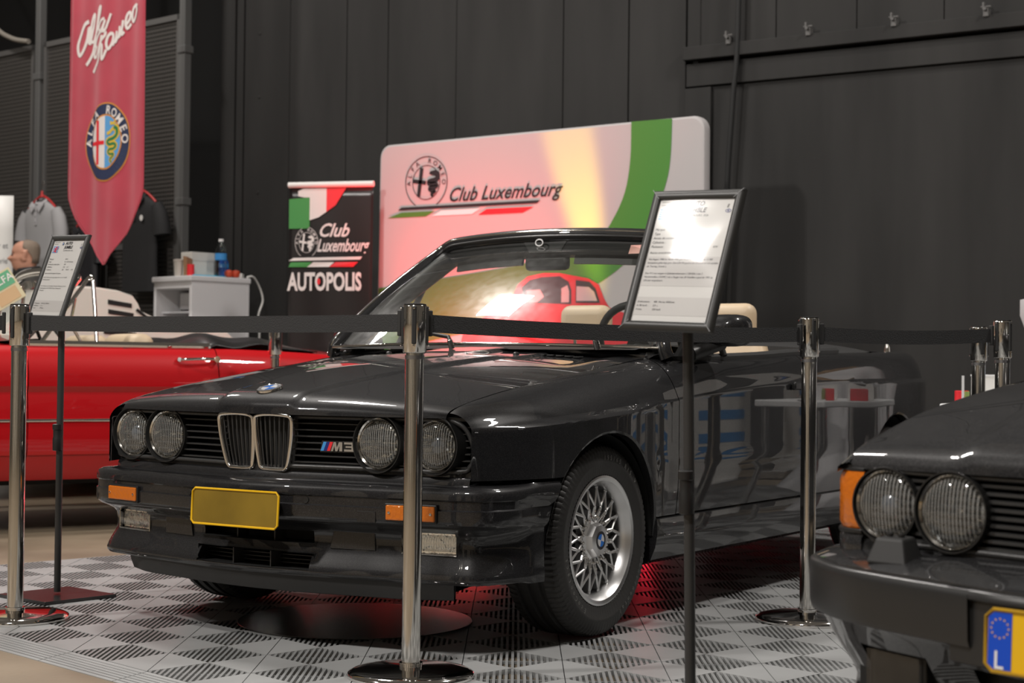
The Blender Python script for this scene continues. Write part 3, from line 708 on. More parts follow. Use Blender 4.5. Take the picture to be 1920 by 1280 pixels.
# ------------------------------------------------------------------ hall: floor, dark panelled wall, rail, fence
FZ = -.016
def concrete():
    m = mat('concrete', (.30, .24, .175), .45, bump=.06, bscale=60); nt = m.node_tree; b = nt.nodes['Principled BSDF']
    tc = nt.nodes.new('ShaderNodeTexCoord'); n = nt.nodes.new('ShaderNodeTexNoise'); n.inputs['Scale'].default_value = 1.3; n.inputs['Detail'].default_value = 9
    r = nt.nodes.new('ShaderNodeValToRGB'); nt.links.new(tc.outputs['Object'], n.inputs['Vector']); nt.links.new(n.outputs['Fac'], r.inputs['Fac'])
    r.color_ramp.elements[0].position = .35; r.color_ramp.elements[0].color = (.155, .12, .082, 1); r.color_ramp.elements[1].position = .68; r.color_ramp.elements[1].color = (.27, .215, .15, 1)
    nt.links.new(r.outputs['Color'], b.inputs['Base Color']); return m
def wall_mat():
    m = mat('wall_charcoal', (.034, .032, .031), .7, spec=.22); nt = m.node_tree; b = nt.nodes['Principled BSDF']
    tc = nt.nodes.new('ShaderNodeTexCoord'); mp = nt.nodes.new('ShaderNodeMapping'); mp.inputs['Scale'].default_value = (1, 2.2, .35)
    n = nt.nodes.new('ShaderNodeTexNoise'); n.inputs['Scale'].default_value = 1.6; n.inputs['Detail'].default_value = 7
    r = nt.nodes.new('ShaderNodeValToRGB'); nt.links.new(tc.outputs['Object'], mp.inputs['Vector']); nt.links.new(mp.outputs['Vector'], n.inputs['Vector']); nt.links.new(n.outputs['Fac'], r.inputs['Fac'])
    r.color_ramp.elements[0].position = .3; r.color_ramp.elements[0].color = (.018, .0175, .017, 1); r.color_ramp.elements[1].position = .75; r.color_ramp.elements[1].color = (.032, .031, .030, 1)
    nt.links.new(r.outputs['Color'], b.inputs['Base Color']); return m
M['concrete'] = concrete(); M['wall'] = wall_mat(); M['wall_edge'] = mat('wall_edge', (.09, .087, .084), .6); M['void'] = mat('void_black', (.003, .003, .003), .9)
struct('floor', MB().box((2, 0, FZ - .05), (30, 30, .1)), M['concrete'], smooth=0)
WX = 5.2
w = MB(); seams = [5.455, 4.99, 4.43, 4.037, 3.42, 2.518, 2.0, 1.565]
for a, b in zip(seams[:-1], seams[1:]):
    gp = .009 if b in (4.037, 1.565, 2.0) else .0035
    w.box((WX + .04, (a + b) / 2, 3.0), (.08, a - b - gp, 6.1))
# right hand bay: boards above the rail, recessed sheet below
w.box((WX + .04, -2.25, 1.2), (.08, 7.2 - .02 + .42, 3.02))
for a, b in zip([1.558, 1.46, .923, .381, -.173, -.75, -1.35, -2.0, -3.0, -6.0], [1.462, .928, .386, -.168, -.745, -1.345, -1.995, -2.995, -5.995, -7.0]):
    w.box((WX + .045, (a + b) / 2, 4.5), (.09, a - b, 3.08))
w.box((WX + .12, -.5, 3.0), (.08, 12.2, 6.1))
struct('wall_back', w, M['wall'], smooth=0, bevel=.004)
t = MB(); t.box((WX - .012, 1.465, 1.25), (.03, .19, 2.9)); t.box((WX - .012, -2.7, 2.785), (.03, 8.5, .15))
struct('trim_1', t, M['wall'], smooth=0, bevel=.004)
t = MB(); t.box((WX - .03, -2.7, 2.925), (.07, 8.52, .088)); struct('trim_2', t, M['wall'], smooth=0, bevel=.005)
t = MB(); t.box((WX + .30, 5.625, 3.0), (.62, .145, 6.1)); t.box((WX + .05, 5.505, 3.0), (.1, .075, 6.1))
for z in (1.0, 2.2, 2.95, 3.45): t.cyl((WX - .004, 5.30, z), (WX + .01, 5.30, z), .016, 12)
struct('trim_3', t, M['wall'], smooth=0, bevel=.006)
struct('wall_side', MB().box((7.4, 9.2, 3.0), (.1, 8.6, 6.1)), M['void'], smooth=0)  # near-black sheet, darkness of the space behind fence and doorway put into its colour
for i, (y, lbl) in enumerate(((1.228, 'nearest the hanging black cable'), (.677, 'second right of the hanging black cable'), (.12, 'third right of the hanging black cable'), (-.445, 'at the right picture edge'))):
    c = thing('rail_clamp', 'small metal clamp on the dark wall rail, ' + lbl, 'clamp', (WX - .05, y, 2.969), 0, 'clamps on the wall rail')
    k = MB().box((0, 0, .012), (.05, .034, .05)); k.box((-.02, .012, .05), (.03, .014, .045)); obj('clamp_body', k, M['wall_edge'], c, 0, .004)
    obj('clamp_bolt', MB().cyl((-.05, .0, .03), (.0, .0, .03), .010, 10).cyl((-.02, -.03, .045), (-.02, .03, .045), .007, 8), M['wall_edge'], c)
tag(obj('hanging_cable', MB().tube(smooth_path([(5.14, 1.155, 6.0), (5.14, 1.16, 3.25), (5.13, 1.19, 2.6), (5.13, 1.225, 2.05), (5.14, 1.25, 1.2), (5.10, 1.30, .02)], 6), .018, 8), M['deep_black'], None, 60), 'black cable hanging down the dark wall behind the sign', 'cable')

# unseen pale hall wall behind the photographer, dark columns added to stripe chrome reflections
wf_ = MB(); wf_.box((-9.5, 0, 2.6), (.1, 26, 5.2)); struct('wall_front', wf_, mat('hall_wall', (.66, .60, .50), .8), smooth=0)
wf_ = MB()
for y in np.arange(-12, 13, 3.0): wf_.box((-9.40, y, 2.6), (.2, 1.1, 5.2))
struct('trim_4', wf_, mat('added_column', (.05, .045, .04), .7), smooth=0)
# fence of framed mesh panels left of the wall
fa = rad(82); FA = V3((4.938, 5.845, 0)); fd = V3((cos(fa), sin(fa), 0)); fn = V3((-sin(fa), cos(fa), 0)) * 1.0
FS = lambda s, z, h=0.0: FA + fd * s + V3((0, 0, z)) - V3((sin(fa), -cos(fa), 0)) * h     # h towards the camera
M['mesh'] = mat('mesh_dark', (.060, .055, .05), .6); M['post_grey'] = mat('post_grey', (.10, .10, .098), .5)
def bar(mb, s0, s1, z0, z1, d, h=0.0):
    mb.hexa([FS(s0, z0, h - d / 2), FS(s1, z0, h - d / 2), FS(s1, z0, h + d / 2), FS(s0, z0, h + d / 2)], [FS(s0, z1, h - d / 2), FS(s1, z1, h - d / 2), FS(s1, z1, h + d / 2), FS(s0, z1, h + d / 2)])
for s0, s1, lbl in ((.05, 1.02, 'behind the black polo shirt'), (1.06, 1.93, 'behind the light grey polo shirt'), (2.09, 3.25, 'at the left picture edge behind the white poster')):
    f = thing('mesh_fence', 'tall dark framed mesh panel ' + lbl, 'fence', tuple(FS((s0 + s1) / 2, 0)), 0, 'mesh fence panels')
    o = FS((s0 + s1) / 2, 0); mb = MB()
    for z in np.arange(.12, 3.56, .034): bar(mb, s0, s1, z, z + .014, .008)
    for s in np.arange(s0, s1, .030): bar(mb, s, s + .010, .1, 3.58, .006, .002)
    fr = MB(); bar(fr, s0, s0 + .035, 0, 3.62, .04); bar(fr, s1 - .035, s1, 0, 3.62, .04); bar(fr, s0, s1, 3.575, 3.62, .04); bar(fr, s0, s1, .05, .10, .04); bar(fr, s0, s1, 1.78, 1.82, .03)
    for nm, b, m_ in (('wire_mesh', mb, 'mesh'), ('panel_frame', fr, 'wall_edge')):
        b.v = [tuple(V3(p) - o) for p in b.v]; obj(nm, b, M[m_], f, 0)
for s, lbl in ((.0, 'beside the black doorway'), (2.01, 'between the white poster and the grey shirt')):
    p = MB(); bar(p, s - .035, s + .035, FZ, 6.0, .07)
    for z in (.6, 2.1, 3.3): bar(p, s - .05, s + .05, z, z + .06, .09)
    tag(obj('fence_post', p, M['post_grey'], None, 0, .006), 'grey metal fence post ' + lbl, 'post', 'fence posts')
tag(obj('pale_rope', MB().tube(smooth_path([FS(4.6, 6.0, .09), FS(3.5, 4.5, .09), FS(2.66, 3.87, .09), FS(2.35, 3.70, .09), FS(2.06, 3.63, .09)], 6), .022, 8), mat('rope', (.22, .20, .17), .8, bump=.4, bscale=60), None, 60), 'pale thick rope sagging to the fence post', 'rope')

# ------------------------------------------------------------------ tile mat
ta = rad(76.8); T1 = V3((cos(ta), sin(ta), 0)); T2 = V3((sin(ta), -cos(ta), 0)); TO = V3((-1.248, -.072, 0)); p1, p2 = .207, .2005
TS = lambda a, b, h=0.0: TO + T1 * a * p1 + T2 * b * p2 + V3((0, 0, h))
M['tile'] = mat('tile_grey', (.295, .30, .30), .42, noise=.10, nscale=3, bump=.03, bscale=150); M['tile_rib'] = mat('tile_rib', (.235, .24, .24), .38)
mt = thing('tile_mat', 'grey plastic tile mat with a chequer of solid and ribbed squares under the cars', 'mat', tuple(TS(0, 0, FZ)))
sol = MB(); rib = MB(); I0, I1, J0, J1 = -18, 12, 0, 26
def slab(mb, pts, z0=FZ, z1=0.0):
    o = TS(0, 0, FZ); mb.hexa([TS(a, b, z0) - o for a, b in pts], [TS(a, b, z1) - o for a, b in pts])
for i in range(I0, I1):
    for j in range(J0, J1):
        if (i + j) % 2 == 0:
            g = .010
            slab(sol, [(i + g, j), (i + 1, j), (i + 1, j + 1 - g)]); slab(sol, [(i, j + g), (i + 1 - g, j + 1), (i, j + 1)])
        else:
            N = 17
            for k in range(N):
                c = -1 + (2 * k + 1) / N; hw = .48 / N     # strip |(b-a) - c| < hw inside the unit square
                def cut(d): return (max(0, -d), max(0, d)), (min(1, 1 - d), min(1, 1 + d))
                (a0, b0), (a1, b1) = cut(c - hw); (a2, b2), (a3, b3) = cut(c + hw)
                slab(rib, [(i + a0, j + b0), (i + a1, j + b1), (i + a3, j + b3), (i + a2, j + b2)], -.013, -.0005)
            slab(rib, [(i, j + 1), (i + .03, j + 1), (i + 1, j + .03), (i + 1, j), (i + .97, j), (i, j + .97)], -.015, -.006)
obj('solid_squares', sol, M['tile'], mt, 0); obj('ribbed_squares', rib, M['tile_rib'], mt, 0)
ed = MB(); o = TS(0, 0, FZ)
def wedge(a, b, c, d): ed.hexa([TS(*a, FZ) - o, TS(*b, FZ) - o, TS(*d, FZ) - o, TS(*c, FZ) - o], [TS(*a, -.001) - o, TS(*b, -.001) - o, TS(*d, FZ + .002) - o, TS(*c, FZ + .002) - o])
for i in range(I0, I1, 2): wedge((i + .01, -.01), (i + 1.99, -.01), (i + .01, -.54), (i + 1.99, -.54))
for j in range(J0, J1, 2): wedge((I1 + .01, j + .01), (I1 + .01, j + 1.99), (I1 + .53, j + .01), (I1 + .53, j + 1.99))
gr = MB()
for k in range(6):
    q = .08 + .075 * k; gr.hexa([TS(I0, -q, FZ + .002 + .0125 * (1 - q / .54)) - o, TS(I1, -q, FZ + .002 + .0125 * (1 - q / .54)) - o, TS(I1, -q - .02, FZ + .002 + .0125 * (1 - q / .54)) - o, TS(I0, -q - .02, FZ + .002 + .0125 * (1 - q / .54)) - o], [TS(I0, -q, FZ + .0032 + .0128 * (1 - q / .54)) - o, TS(I1, -q, FZ + .0032 + .0128 * (1 - q / .54)) - o, TS(I1, -q - .02, FZ + .0032 + .0126 * (1 - q / .54)) - o, TS(I0, -q - .02, FZ + .0032 + .0126 * (1 - q / .54)) - o])
obj('ramp_edge', ed, M['tile'], mt, 0); obj('ramp_grooves', gr, M['tile_rib'], mt, 0)
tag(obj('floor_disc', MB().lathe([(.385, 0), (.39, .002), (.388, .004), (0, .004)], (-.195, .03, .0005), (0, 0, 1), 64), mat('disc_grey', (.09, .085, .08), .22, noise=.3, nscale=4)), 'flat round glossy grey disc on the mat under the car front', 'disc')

# ------------------------------------------------------------------ barrier posts and belts
def stanchion():
    s = thing('barrier_post', '', 'barrier post', (0, 0, 0), 0, 'chrome barrier posts')
    obj('base', MB().lathe([(.172, 0), (.175, .006), (.172, .014), (.158, .020), (.13, .024), (.05, .028), (.032, .03), (.032, .04), (0, .04)], (0, 0, 0), (0, 0, 1), 64), M['chrome'], s, 50)
    obj('pole', MB().cyl((0, 0, .03), (0, 0, .905), .0262, 40), M['steel'], s, 60)
    h = obj('head', MB().lathe([(.0295, .885), (.0325, .888), (.0325, 1.012), (.0315, 1.016), (.029, 1.018), (0, 1.018)], (0, 0, 0), (0, 0, 1), 40), M['steel'], s, 50)
    obj('maker_band', MB().lathe([(.0270, .868), (.0270, .879)], (0, 0, 0), (0, 0, 1), 40, caps=False), M['alloy_dark'], h)
    for k in range(4):
        a = pi / 2 * k + .35; c, d = cos(a), sin(a)
        sl = MB().box((0, 0, .962), (.010, .013, .105), 0)
        sl.v = [(x * c - y * d + .0325 * c, x * d + y * c + .0325 * d, z) for x, y, z in sl.v]; sl = obj('belt_slot', sl, M['rubber'], h, 0, .003)
        b = MB(); 
        for z in (.905, 1.008): b.lathe([(.003, 0), (.003, .002), (0, .003)], (.0375 * c, .0375 * d, z), (c, d, 0), 8)
        obj('slot_screw', b, M['steel'], sl)
    obj('cap', MB().lathe([(.031, 1.017), (.031, 1.020), (.02, 1.022), (0, 1.022)], (0, 0, 0), (0, 0, 1), 32), M['trim_black'], h)
    return s
POSTS = [((-.883, -.705), 12, 'chrome barrier post in front of the black open-top car, blocking its headlamp', 0), ((-.838, .951), -14, 'chrome barrier post at the left picture edge', .02),
         ((.733, -1.186), 30, 'chrome barrier post beside the open-top car door, behind the saloon bumper', .012), ((1.43, -1.64), 50, 'chrome barrier post at the right end of the belt, front one of two', .02),
         ((1.93, -1.40), 20, 'chrome barrier post half hidden behind another post at right', .012), ((2.087, 2.386), 0, 'chrome barrier post by the red car tail, seen above the black hood', .02)]
st = stanchion()
for i, ((x, y), a, lbl, dz) in enumerate(POSTS):
    q = st if i == 0 else copy_tree(st); q.location = (x, y, 0); q.rotation_euler = (0, 0, rad(a)); q.scale = (1, 1, 1 + dz); q['label'] = lbl
def belt(a, b, za, zb, sag, lbl, r0=.044, r1=.044):
    a, b = V3((*a, za)), V3((*b, zb)); d = nrm(b - a); a = a + d * r0; b = b - d * r1; n = nrm(np.cross(d, (0, 0, 1))) * .0012
    rows = [[], [], [], []]
    for t in lin(0, 1, 24):
        p = a + (b - a) * t - V3((0, 0, 4 * sag * t * (1 - t)))
        for r, (hh, s) in zip(rows, ((.0245, 1), (-.0245, 1), (-.0245, -1), (.0245, -1))): r.append(p + V3((0, 0, hh)) + n * s)
    w_ = obj('barrier_belt', MB().grid(rows + [rows[0]]), M['belt'], None, 0)
    c = MB().box((0, 0, 0), (.012, .018, .072), math.atan2(d[1], d[0])); c.v = [tuple(V3(p) + a + d * .006) for p in c.v]; obj('belt_clip', c, M['rubber'], w_, 0, .003)
    c = MB().box((0, 0, 0), (.012, .018, .072), math.atan2(d[1], d[0])); c.v = [tuple(V3(p) + b - d * .006) for p in c.v]; obj('belt_clip', c, M['rubber'], w_, 0, .003)
    return tag(w_, lbl, 'barrier belt', 'black barrier belts')
belt(POSTS[1][0], POSTS[0][0], .978, .968, .004, 'black belt from the left edge post to the post before the car')
belt(POSTS[0][0], POSTS[2][0], .968, .972, .012, 'black belt from the front post past the framed sign')
belt(POSTS[2][0], POSTS[3][0], .975, .985, .010, 'black belt in front of the dark wall at right')
belt(POSTS[1][0], (-2.2, 2.2), .978, .975, .01, 'short black belt running out at the left picture edge')

# ------------------------------------------------------------------ framed info signs on stands
M['paper'] = mat('paper', (.60, .59, .57), .5)
M['paper_shade'] = mat('paper_shade', (.50, .485, .47), .5)
def info_sign(name, label, base, cz, yaw_, tilt, spin, lean, lines, base_plate, bx_):
    T = thing(name, label, 'sign stand', (*base, 0.0 if base_plate else 0), 0, 'framed signs on stands')
    n = V3((cos(yaw_) * cos(tilt), sin(yaw_) * cos(tilt), sin(tilt))); r = nrm(np.cross((0, 0, 1), n)); u = np.cross(n, r)
    r2 = cos(spin) * r + sin(spin) * u; c = V3(bx_) + V3((0, 0, cz)); S = plane_map(c, r2, n); W, H = .1215, .167
    obj('pole', MB().cyl((0, 0, .02), c - n * .02 + (0, 0, -.04), .0122, 20), M['satin_black'], T, 60)
    col = MB().lathe([(.0125, .0), (.0165, .002), (.0165, .045), (.0145, .05), (.0145, .075), (.017, .077), (.017, .095), (.0125, .097)], V3(bx_) * .53 + V3((0, 0, .53)), nrm(c), 20); obj('pole_collar', col, M['trim_black'], T)
    obj('base_plate', MB().box((0, 0, .006), (.30, .30, .012), rad(-8)), M['disc'] , T, 0, .002)
    obj('bracket', MB().hexa([S(-.03, -.06, -.024), S(.03, -.06, -.024), S(.03, .06, -.024), S(-.03, .06, -.024)], [S(-.03, -.06, -.006), S(.03, -.06, -.006), S(.03, .06, -.006), S(-.03, .06, -.006)]), M['trim_black'], T, 0)
    pr = [(0, -.004), (0, .004), (.004, .009), (.012, .0105), (.020, .007), (.022, .002), (.022, -.004)]
    cor = [(-W, -H), (W, -H), (W, H), (-W, H)]; rows = []
    for o, h in pr: rows.append([S(x - math.copysign(o, x), y - math.copysign(o, y), h) for x, y in cor])
    mb = MB()
    for k in range(4): mb.grid([[q[k], q[(k + 1) % 4]] for q in rows])
    mb.poly(cor, S, -.004); fr = obj('frame', mb, M['frame_grey'], T, 50)
    for x, y in cor: obj('mitre_joint', MB().ribbon([(x, y), (x - math.copysign(.022, x), y - math.copysign(.022, y))], .0012, S, .0108), M['trim_black'], fr, 0)
    pw, ph = W - .021, H - .021
    pa = obj('paper', MB().poly([(-pw, -ph), (pw, -ph), (pw, ph), (-pw, ph)], S, .0012), M['paper'], T, 0)
    sh = MB()
    for y0, y1 in lines['bands']: sh.poly([(-pw, y0), (pw, y0), (pw, y1), (-pw, y1)], S, .0016)
    obj('grey_bands', sh, M['paper_shade'], pa, 0)
    tx = MB(); g = MB()
    for s_, size, x, y, al, b in lines['text']: tx.text(s_, size, S, (x, y), .0021, al, 0, .22, b)
    obj('lettering', tx, M['ink'], pa, 0)
    bl = MB()
    for k in range(5): bl.poly([(-.094, .098 + .0056 * k), (-.058, .098 + .0056 * k), (-.058, .1008 + .0056 * k), (-.094, .1008 + .0056 * k)], S, .002)
    cr = obj('crest', bl, M['light_blue'], pa, 0)
    li = MB(); li.ribbon(smooth_path([(-.070, .122), (-.076, .118), (-.074, .110), (-.080, .106), (-.072, .102), (-.068, .099)], 4), .0045, S, .0024); li.ribbon([(-.074, .112), (-.084, .115), (-.087, .111)], .0028, S, .0024); li.ribbon([(-.076, .105), (-.085, .103)], .003, S, .0024); li.ribbon(smooth_path([(-.074, .108), (-.066, .112), (-.064, .12)], 4), .0022, S, .0024)
    obj('crest_lion', li, M['flag_red'], cr, 0)
    rg = MB().ellipse((-.037, .1335), .0062, .0062, S, .0022, 24); bd = obj('printed_badge', rg, M['ink'], pa, 0)
    b_ = MB(); w_ = MB()
    for q in range(4): (b_ if q % 2 else w_).ellipse((-.037, .1335), .0040, .0040, S, .0025, 8, q * pi / 2, q * pi / 2 + pi / 2)
    obj('blue_quarter', b_, M['badge_blue'], bd, 0); obj('white_quarter', w_, M['badge_white'], bd, 0)
    sp = MB(); sp.ellipse((.088, .117), .0075, .0045, S, .002, 20, inner=.0015); sp.ellipse((.088, .117), .003, .0018, S, .002, 12); obj('printed_logo', sp, M['dark_blue'], pa, 0)
    # clear cover sheet over the print
    obj('cover_sheet', MB().grid([[S(x, y, .0034 + .0006 * sin(19 * x + 1.2) * sin(23 * y + .9) * (1 - (y / ph) ** 2)) for x in lin(-pw, pw, 13)] for y in lin(-ph, ph, 17)]), M['glass_film'], T, 80, face=tuple(n))
    return T
def film():
    m = glass_mat('clear_film', (.97, .97, .97), 1.4, 0, 1.5, .03); nt = m.node_tree
    tc = nt.nodes.new('ShaderNodeTexCoord'); n = nt.nodes.new('ShaderNodeTexNoise'); n.inputs['Scale'].default_value = 11; n.inputs['Detail'].default_value = 1.0; n.inputs['Distortion'].default_value = 1.0
    bu = nt.nodes.new('ShaderNodeBump'); bu.inputs['Strength'].default_value = .012; bu.inputs['Distance'].default_value = .02
    nt.links.new(tc.outputs['Object'], n.inputs['Vector']); nt.links.new(n.outputs['Fac'], bu.inputs['Height'])
    for q in nt.nodes:
        if q.bl_idname in ('ShaderNodeBsdfGlossy',): nt.links.new(bu.outputs['Normal'], q.inputs['Normal'])
    return m
M['glass_film'] = film(); M['disc'] = mat('base_black', (.03, .028, .028), .25)
head = [('BMW Auto Club', .0048, -.094, .138, 'LEFT', 0), ('Luxembourg', .0048, -.094, .131, 'LEFT', 0), ('AUTO', .0155, -.022, .130, 'LEFT', .03), ('JUMBLE', .0155, -.022, .1145, 'LEFT', .03), ('LUXEMBOURG  2026', .0066, -.022, .1045, 'LEFT', 0), ('E', .011, .082, .125, 'LEFT', 0)]
def body(vals, l1, l2, l3):
    t = [(a, .0082, -.094, .0705 - .0103 * k, 'LEFT', 0) for k, a in enumerate(('Marque:', 'Type', 'Année de construction', 'Cylindrée :', 'Puissance:'))]
    t += [(a, .0070, .01, .0705 - .0103 * k, 'LEFT', 0) for k, a in enumerate(vals)]
    t += [('Autres caractéristiques techniques:', .0074, -.094, .0150, 'LEFT', 0)]
    t += [(a, .0061, -.093, -.0005 - .0085 * k, 'LEFT', 0) for k, a in enumerate(l1)] + [(a, .0061, -.093, -.034 - .0085 * k, 'LEFT', 0) for k, a in enumerate(l2)]
    for k, (a, b) in enumerate(l3): t += [(a, .0061, -.094, -.1015 - .009 * k, 'LEFT', 0), (b, .0061, -.050, -.1015 - .009 * k, 'LEFT', 0)]
    return t
near_l = dict(bands=[(-.062, .008), (-.131, -.088)], text=head + body(['BMW', 'M 5 E34', '1990', '3535      cm³', '315        PS/232        KW'], ['Vun August 1988 bis Abrëll 1995 gouf de BMW M 5 (E34)  an 11.989', 'Exemplaire gefierdegt ginn. Den E34 M5 gouf et als Limousin an och spéider', 'als Touring ( Kombi ).'], ['Den M 5 mat sengem 6-Zylinderreihemotor ( S38 B36 ) mat 2', 'Nockenwellen ( DOHC ) ass e Sauger mat 24 Ventillen a gouf ab 1992 op', '3,8 Liter vergréissert.'], [('Dréimoment :', '400  Nm bei 4000/min.'), ('0-100 km/h :', '5,9  s'), ('V-max.', '250 km/h')]))
far_l = dict(bands=[(-.131, -.088)], text=head + body(['BMW', 'M 3 / E30 Cabriolet', '1991', '2302      cm³', '200        PS/147       KW'], ['De M 3 Cabrio gouf an enger klenger Serie vun der M GmbH', 'Exemplaire gebaut.'], ['Den 4-Zylinder mat 16 Ventillen ( Rennsport, Renntechnik ) mat 2', 'Nockenwellen vum M1 (DOHC) Sauger a Renngetriebe', 'Motorsport.'], [('Dréimoment :', '240 Nm bei 4600/min'), ('0-100 km/h :', '7,3  s'), ('V-max.', '239 km/h')]))
info_sign('sign_stand', 'framed info sheet with glare, on a black pole beside the black open car', (-1.255, -1.745), 1.088, rad(173), rad(19.4), rad(-2.3), 0, near_l, True, (-.043, .008, 0))
info_sign('sign_stand', 'framed info sheet on a square-based black pole, left before the red car', (-.405, 1.235), 1.155, rad(171), rad(19), rad(-2), 0, far_l, True, (-.02, .0, 0))
# ------------------------------------------------------------------ club display wall, banners
def band(mb, up, lo, S, h):
    mb.grid([[S(-y, z, h) for y, z in up], [S(-y, z, h) for y, z in lo]])
def snake(rx, ry, c):
    q = [(.62, .52), (.80, .45), (.80, .22), (.60, .10), (.30, .06), (.18, -.02), (.32, -.12), (.64, -.11), (.76, -.2), (.62, -.3), (.34, -.31), (.24, -.4), (.38, -.5), (.62, -.5), (.56, -.6), (.38, -.7), (.50, -.82)]
    return [(c[0] + x * rx, c[1] + y * ry) for x, y in smooth_path(q, 4)]
def emblem(parent, S, c, rx, ry, h, colour=True, ink='ink'):
    """round car club emblem: letter ring, cross on the left, serpent on the right"""
    ix, iy = rx * .66, ry * .66
    if colour:
        e = obj('emblem', MB().ellipse(c, rx, ry, S, h, 48), M['gold'], parent, 0)
        obj('emblem_ring', MB().ellipse(c, rx * .965, ry * .965, S, h + .002, 48), M['navy'], e, 0)
        obj('emblem_rim', MB().ellipse(c, ix * 1.06, iy * 1.06, S, h + .003, 48), M['gold'], e, 0)
        obj('emblem_white', MB().ellipse(c, ix, iy, S, h + .004, 24, pi / 2, 1.5 * pi), M['banner_white'], e, 0)
        obj('emblem_blue', MB().ellipse(c, ix, iy, S, h + .004, 24, -pi / 2, pi / 2), M['sky_blue'], e, 0)
        k = ix * .11; cx = c[0] - ix * .47
        obj('emblem_cross', MB().ribbon([(cx, c[1] + iy * t) for t in lin(-.85, .85, 15)], ix * .2, S, h + .005).ribbon([(c[0] + ix * t, c[1] - iy * .02) for t in lin(-.97, -.03, 15)], iy * .15, S, h + .0053), M['flag_red'], e, 0)
        P = snake(ix, iy, c); obj('emblem_serpent', MB().ribbon(P, [ix * .30 * (1 - .5 * i / len(P)) for i in range(len(P))], S, h + .0052), M['gold_yellow'], e, 0)
        obj('serpent_back', MB().ribbon(P, [ix * .15 * (1 - .6 * i / len(P)) for i in range(len(P))], S, h + .006), M['snake_green'], e, 0)
        obj('emblem_crown', MB().poly([(c[0] + ix * .36, c[1] + iy * .62), (c[0] + ix * .70, c[1] + iy * .62), (c[0] + ix * .72, c[1] + iy * .78), (c[0] + ix * .52, c[1] + iy * .72), (c[0] + ix * .34, c[1] + iy * .78)], S, h + .006).ribbon([(c[0] + .14 * ix, c[1] + .30 * iy), (c[0] + .34 * ix, c[1] + .34 * iy), (c[0] + .62 * ix, c[1] + .52 * iy)], ix * .14, S, h + .006), M['gold_yellow'], e, 0)
        obj('emblem_letters', MB().arctext('ALFA ROMEO', ry * .30, ry * .71, S, c, rad(90), rad(176), h + .006, rx=rx * .71, bold=.02), M['banner_white'], e, 0)
        return e
    e = obj('emblem', MB().ellipse(c, rx, ry, S, h, 56, rad(-60), rad(240), inner=rx * .035).ellipse(c, ix, iy, S, h, 48, inner=rx * .03), M[ink], parent, 0)
    cx = c[0] - ix * .42
    obj('emblem_cross', MB().ribbon([(cx - ix * .12, c[1] - iy * .80), (cx + ix * .10, c[1] + iy * .84)], ix * .24, S, h + .0005).ribbon([(c[0] - ix * .96, c[1] + iy * .12), (c[0] - ix * .02, c[1] - iy * .02)], iy * .22, S, h + .0005), M[ink], e, 0)
    P = snake(ix, iy, c); obj('emblem_serpent', MB().ribbon(P, [ix * .34 * (1 - .55 * i / len(P)) for i in range(len(P))], S, h + .0007).poly([(c[0] + .28 * ix, c[1] + .62 * iy), (c[0] + .72 * ix, c[1] + .70 * iy), (c[0] + .92 * ix, c[1] + .40 * iy), (c[0] + .5 * ix, c[1] + .38 * iy), (c[0] + .2 * ix, c[1] + .48 * iy)], S, h + .0008), M[ink], e, 0)
    for w_, m_, sp_ in (('ALFA', 151, 60), ('ROMEO', 39, 80)): obj('emblem_letters', MB().arctext(w_, ry * .25, ry * .74, S, c, rad(m_), rad(sp_), h, rx=rx * .74), M[ink], e, 0)
    return e
M['display_white'] = mat('display_white', (.43, .41, .41), .7); M['display_green'] = mat('display_green', (.055, .21, .025), .7)
M['gold'] = mat('gold', (.62, .25, .04), .6); M['gold_yellow'] = mat('gold_yellow', (.66, .45, .05), .6); M['navy'] = mat('navy', (.022, .032, .08), .6)
M['sky_blue'] = mat('sky_blue', (.10, .32, .62), .6); M['snake_green'] = mat('snake_green', (.02, .17, .06), .6); M['banner_white'] = mat('banner_white', (.70, .65, .62), .7)
M['print_red'] = mat('print_red', (.55, .02, .03), .6); M['print_dark'] = mat('print_dark', (.03, .02, .025), .6); M['print_pink'] = mat('print_pink', (.55, .40, .40), .6)
DX = 4.30; DS = plane_map((DX, 0, 0), (0, -1, 0), (-1, 0, 0))
d = thing('display_wall', 'large white fabric display wall with a green swoosh and printed red coupe, lit pink and yellow', 'display wall', (DX + .04, 2.2, FZ))
def local(mb, o): 
    mb.v = [tuple(V3(p) - V3(o)) for p in mb.v]; return mb
od = (DX + .04, 2.2, FZ)
cor = []
for (y, z), (a0, a1) in zip(((3.355, .10), (1.045, .10), (1.055, 2.283), (3.335, 2.255)), ((180, 270), (270, 360), (0, 90), (90, 180))):
    for k in range(7):
        a = rad(a0 + (a1 - a0) * k / 6); cor.append((-y + .075 * cos(a), z + .085 * sin(a)))
pn = MB(); rows = []
for ins, h in ((.012, -.085), (0, -.07), (0, -.015), (.004, -.004), (.014, 0)):
    cx, cz = np.mean([p[0] for p in cor]), np.mean([p[1] for p in cor]); rows.append([DS(u - ins * np.sign(u - cx), v - ins * np.sign(v - cz), h) for u, v in cor])
pn.grid(rows, closed=True); pn.add(rows[-1], [tuple(range(len(cor)))]); pn.add(rows[0], [tuple(range(len(cor)))])
obj('fabric_panel', local(pn, od), M['display_white'], d, 40)
up = [(1.477, 2.362), (1.482, 2.127), (1.517, 1.933), (1.597, 1.773), (1.679, 1.687), (1.939, 1.585), (2.255, 1.51), (2.582, 1.466), (2.964, 1.422), (3.405, 1.373)]
lo = [(1.197, 2.362), (1.207, 2.111), (1.241, 1.952), (1.319, 1.762), (1.409, 1.602), (1.56, 1.46), (1.80, 1.33), (2.2, 1.20), (2.75, 1.06), (3.405, .95)]
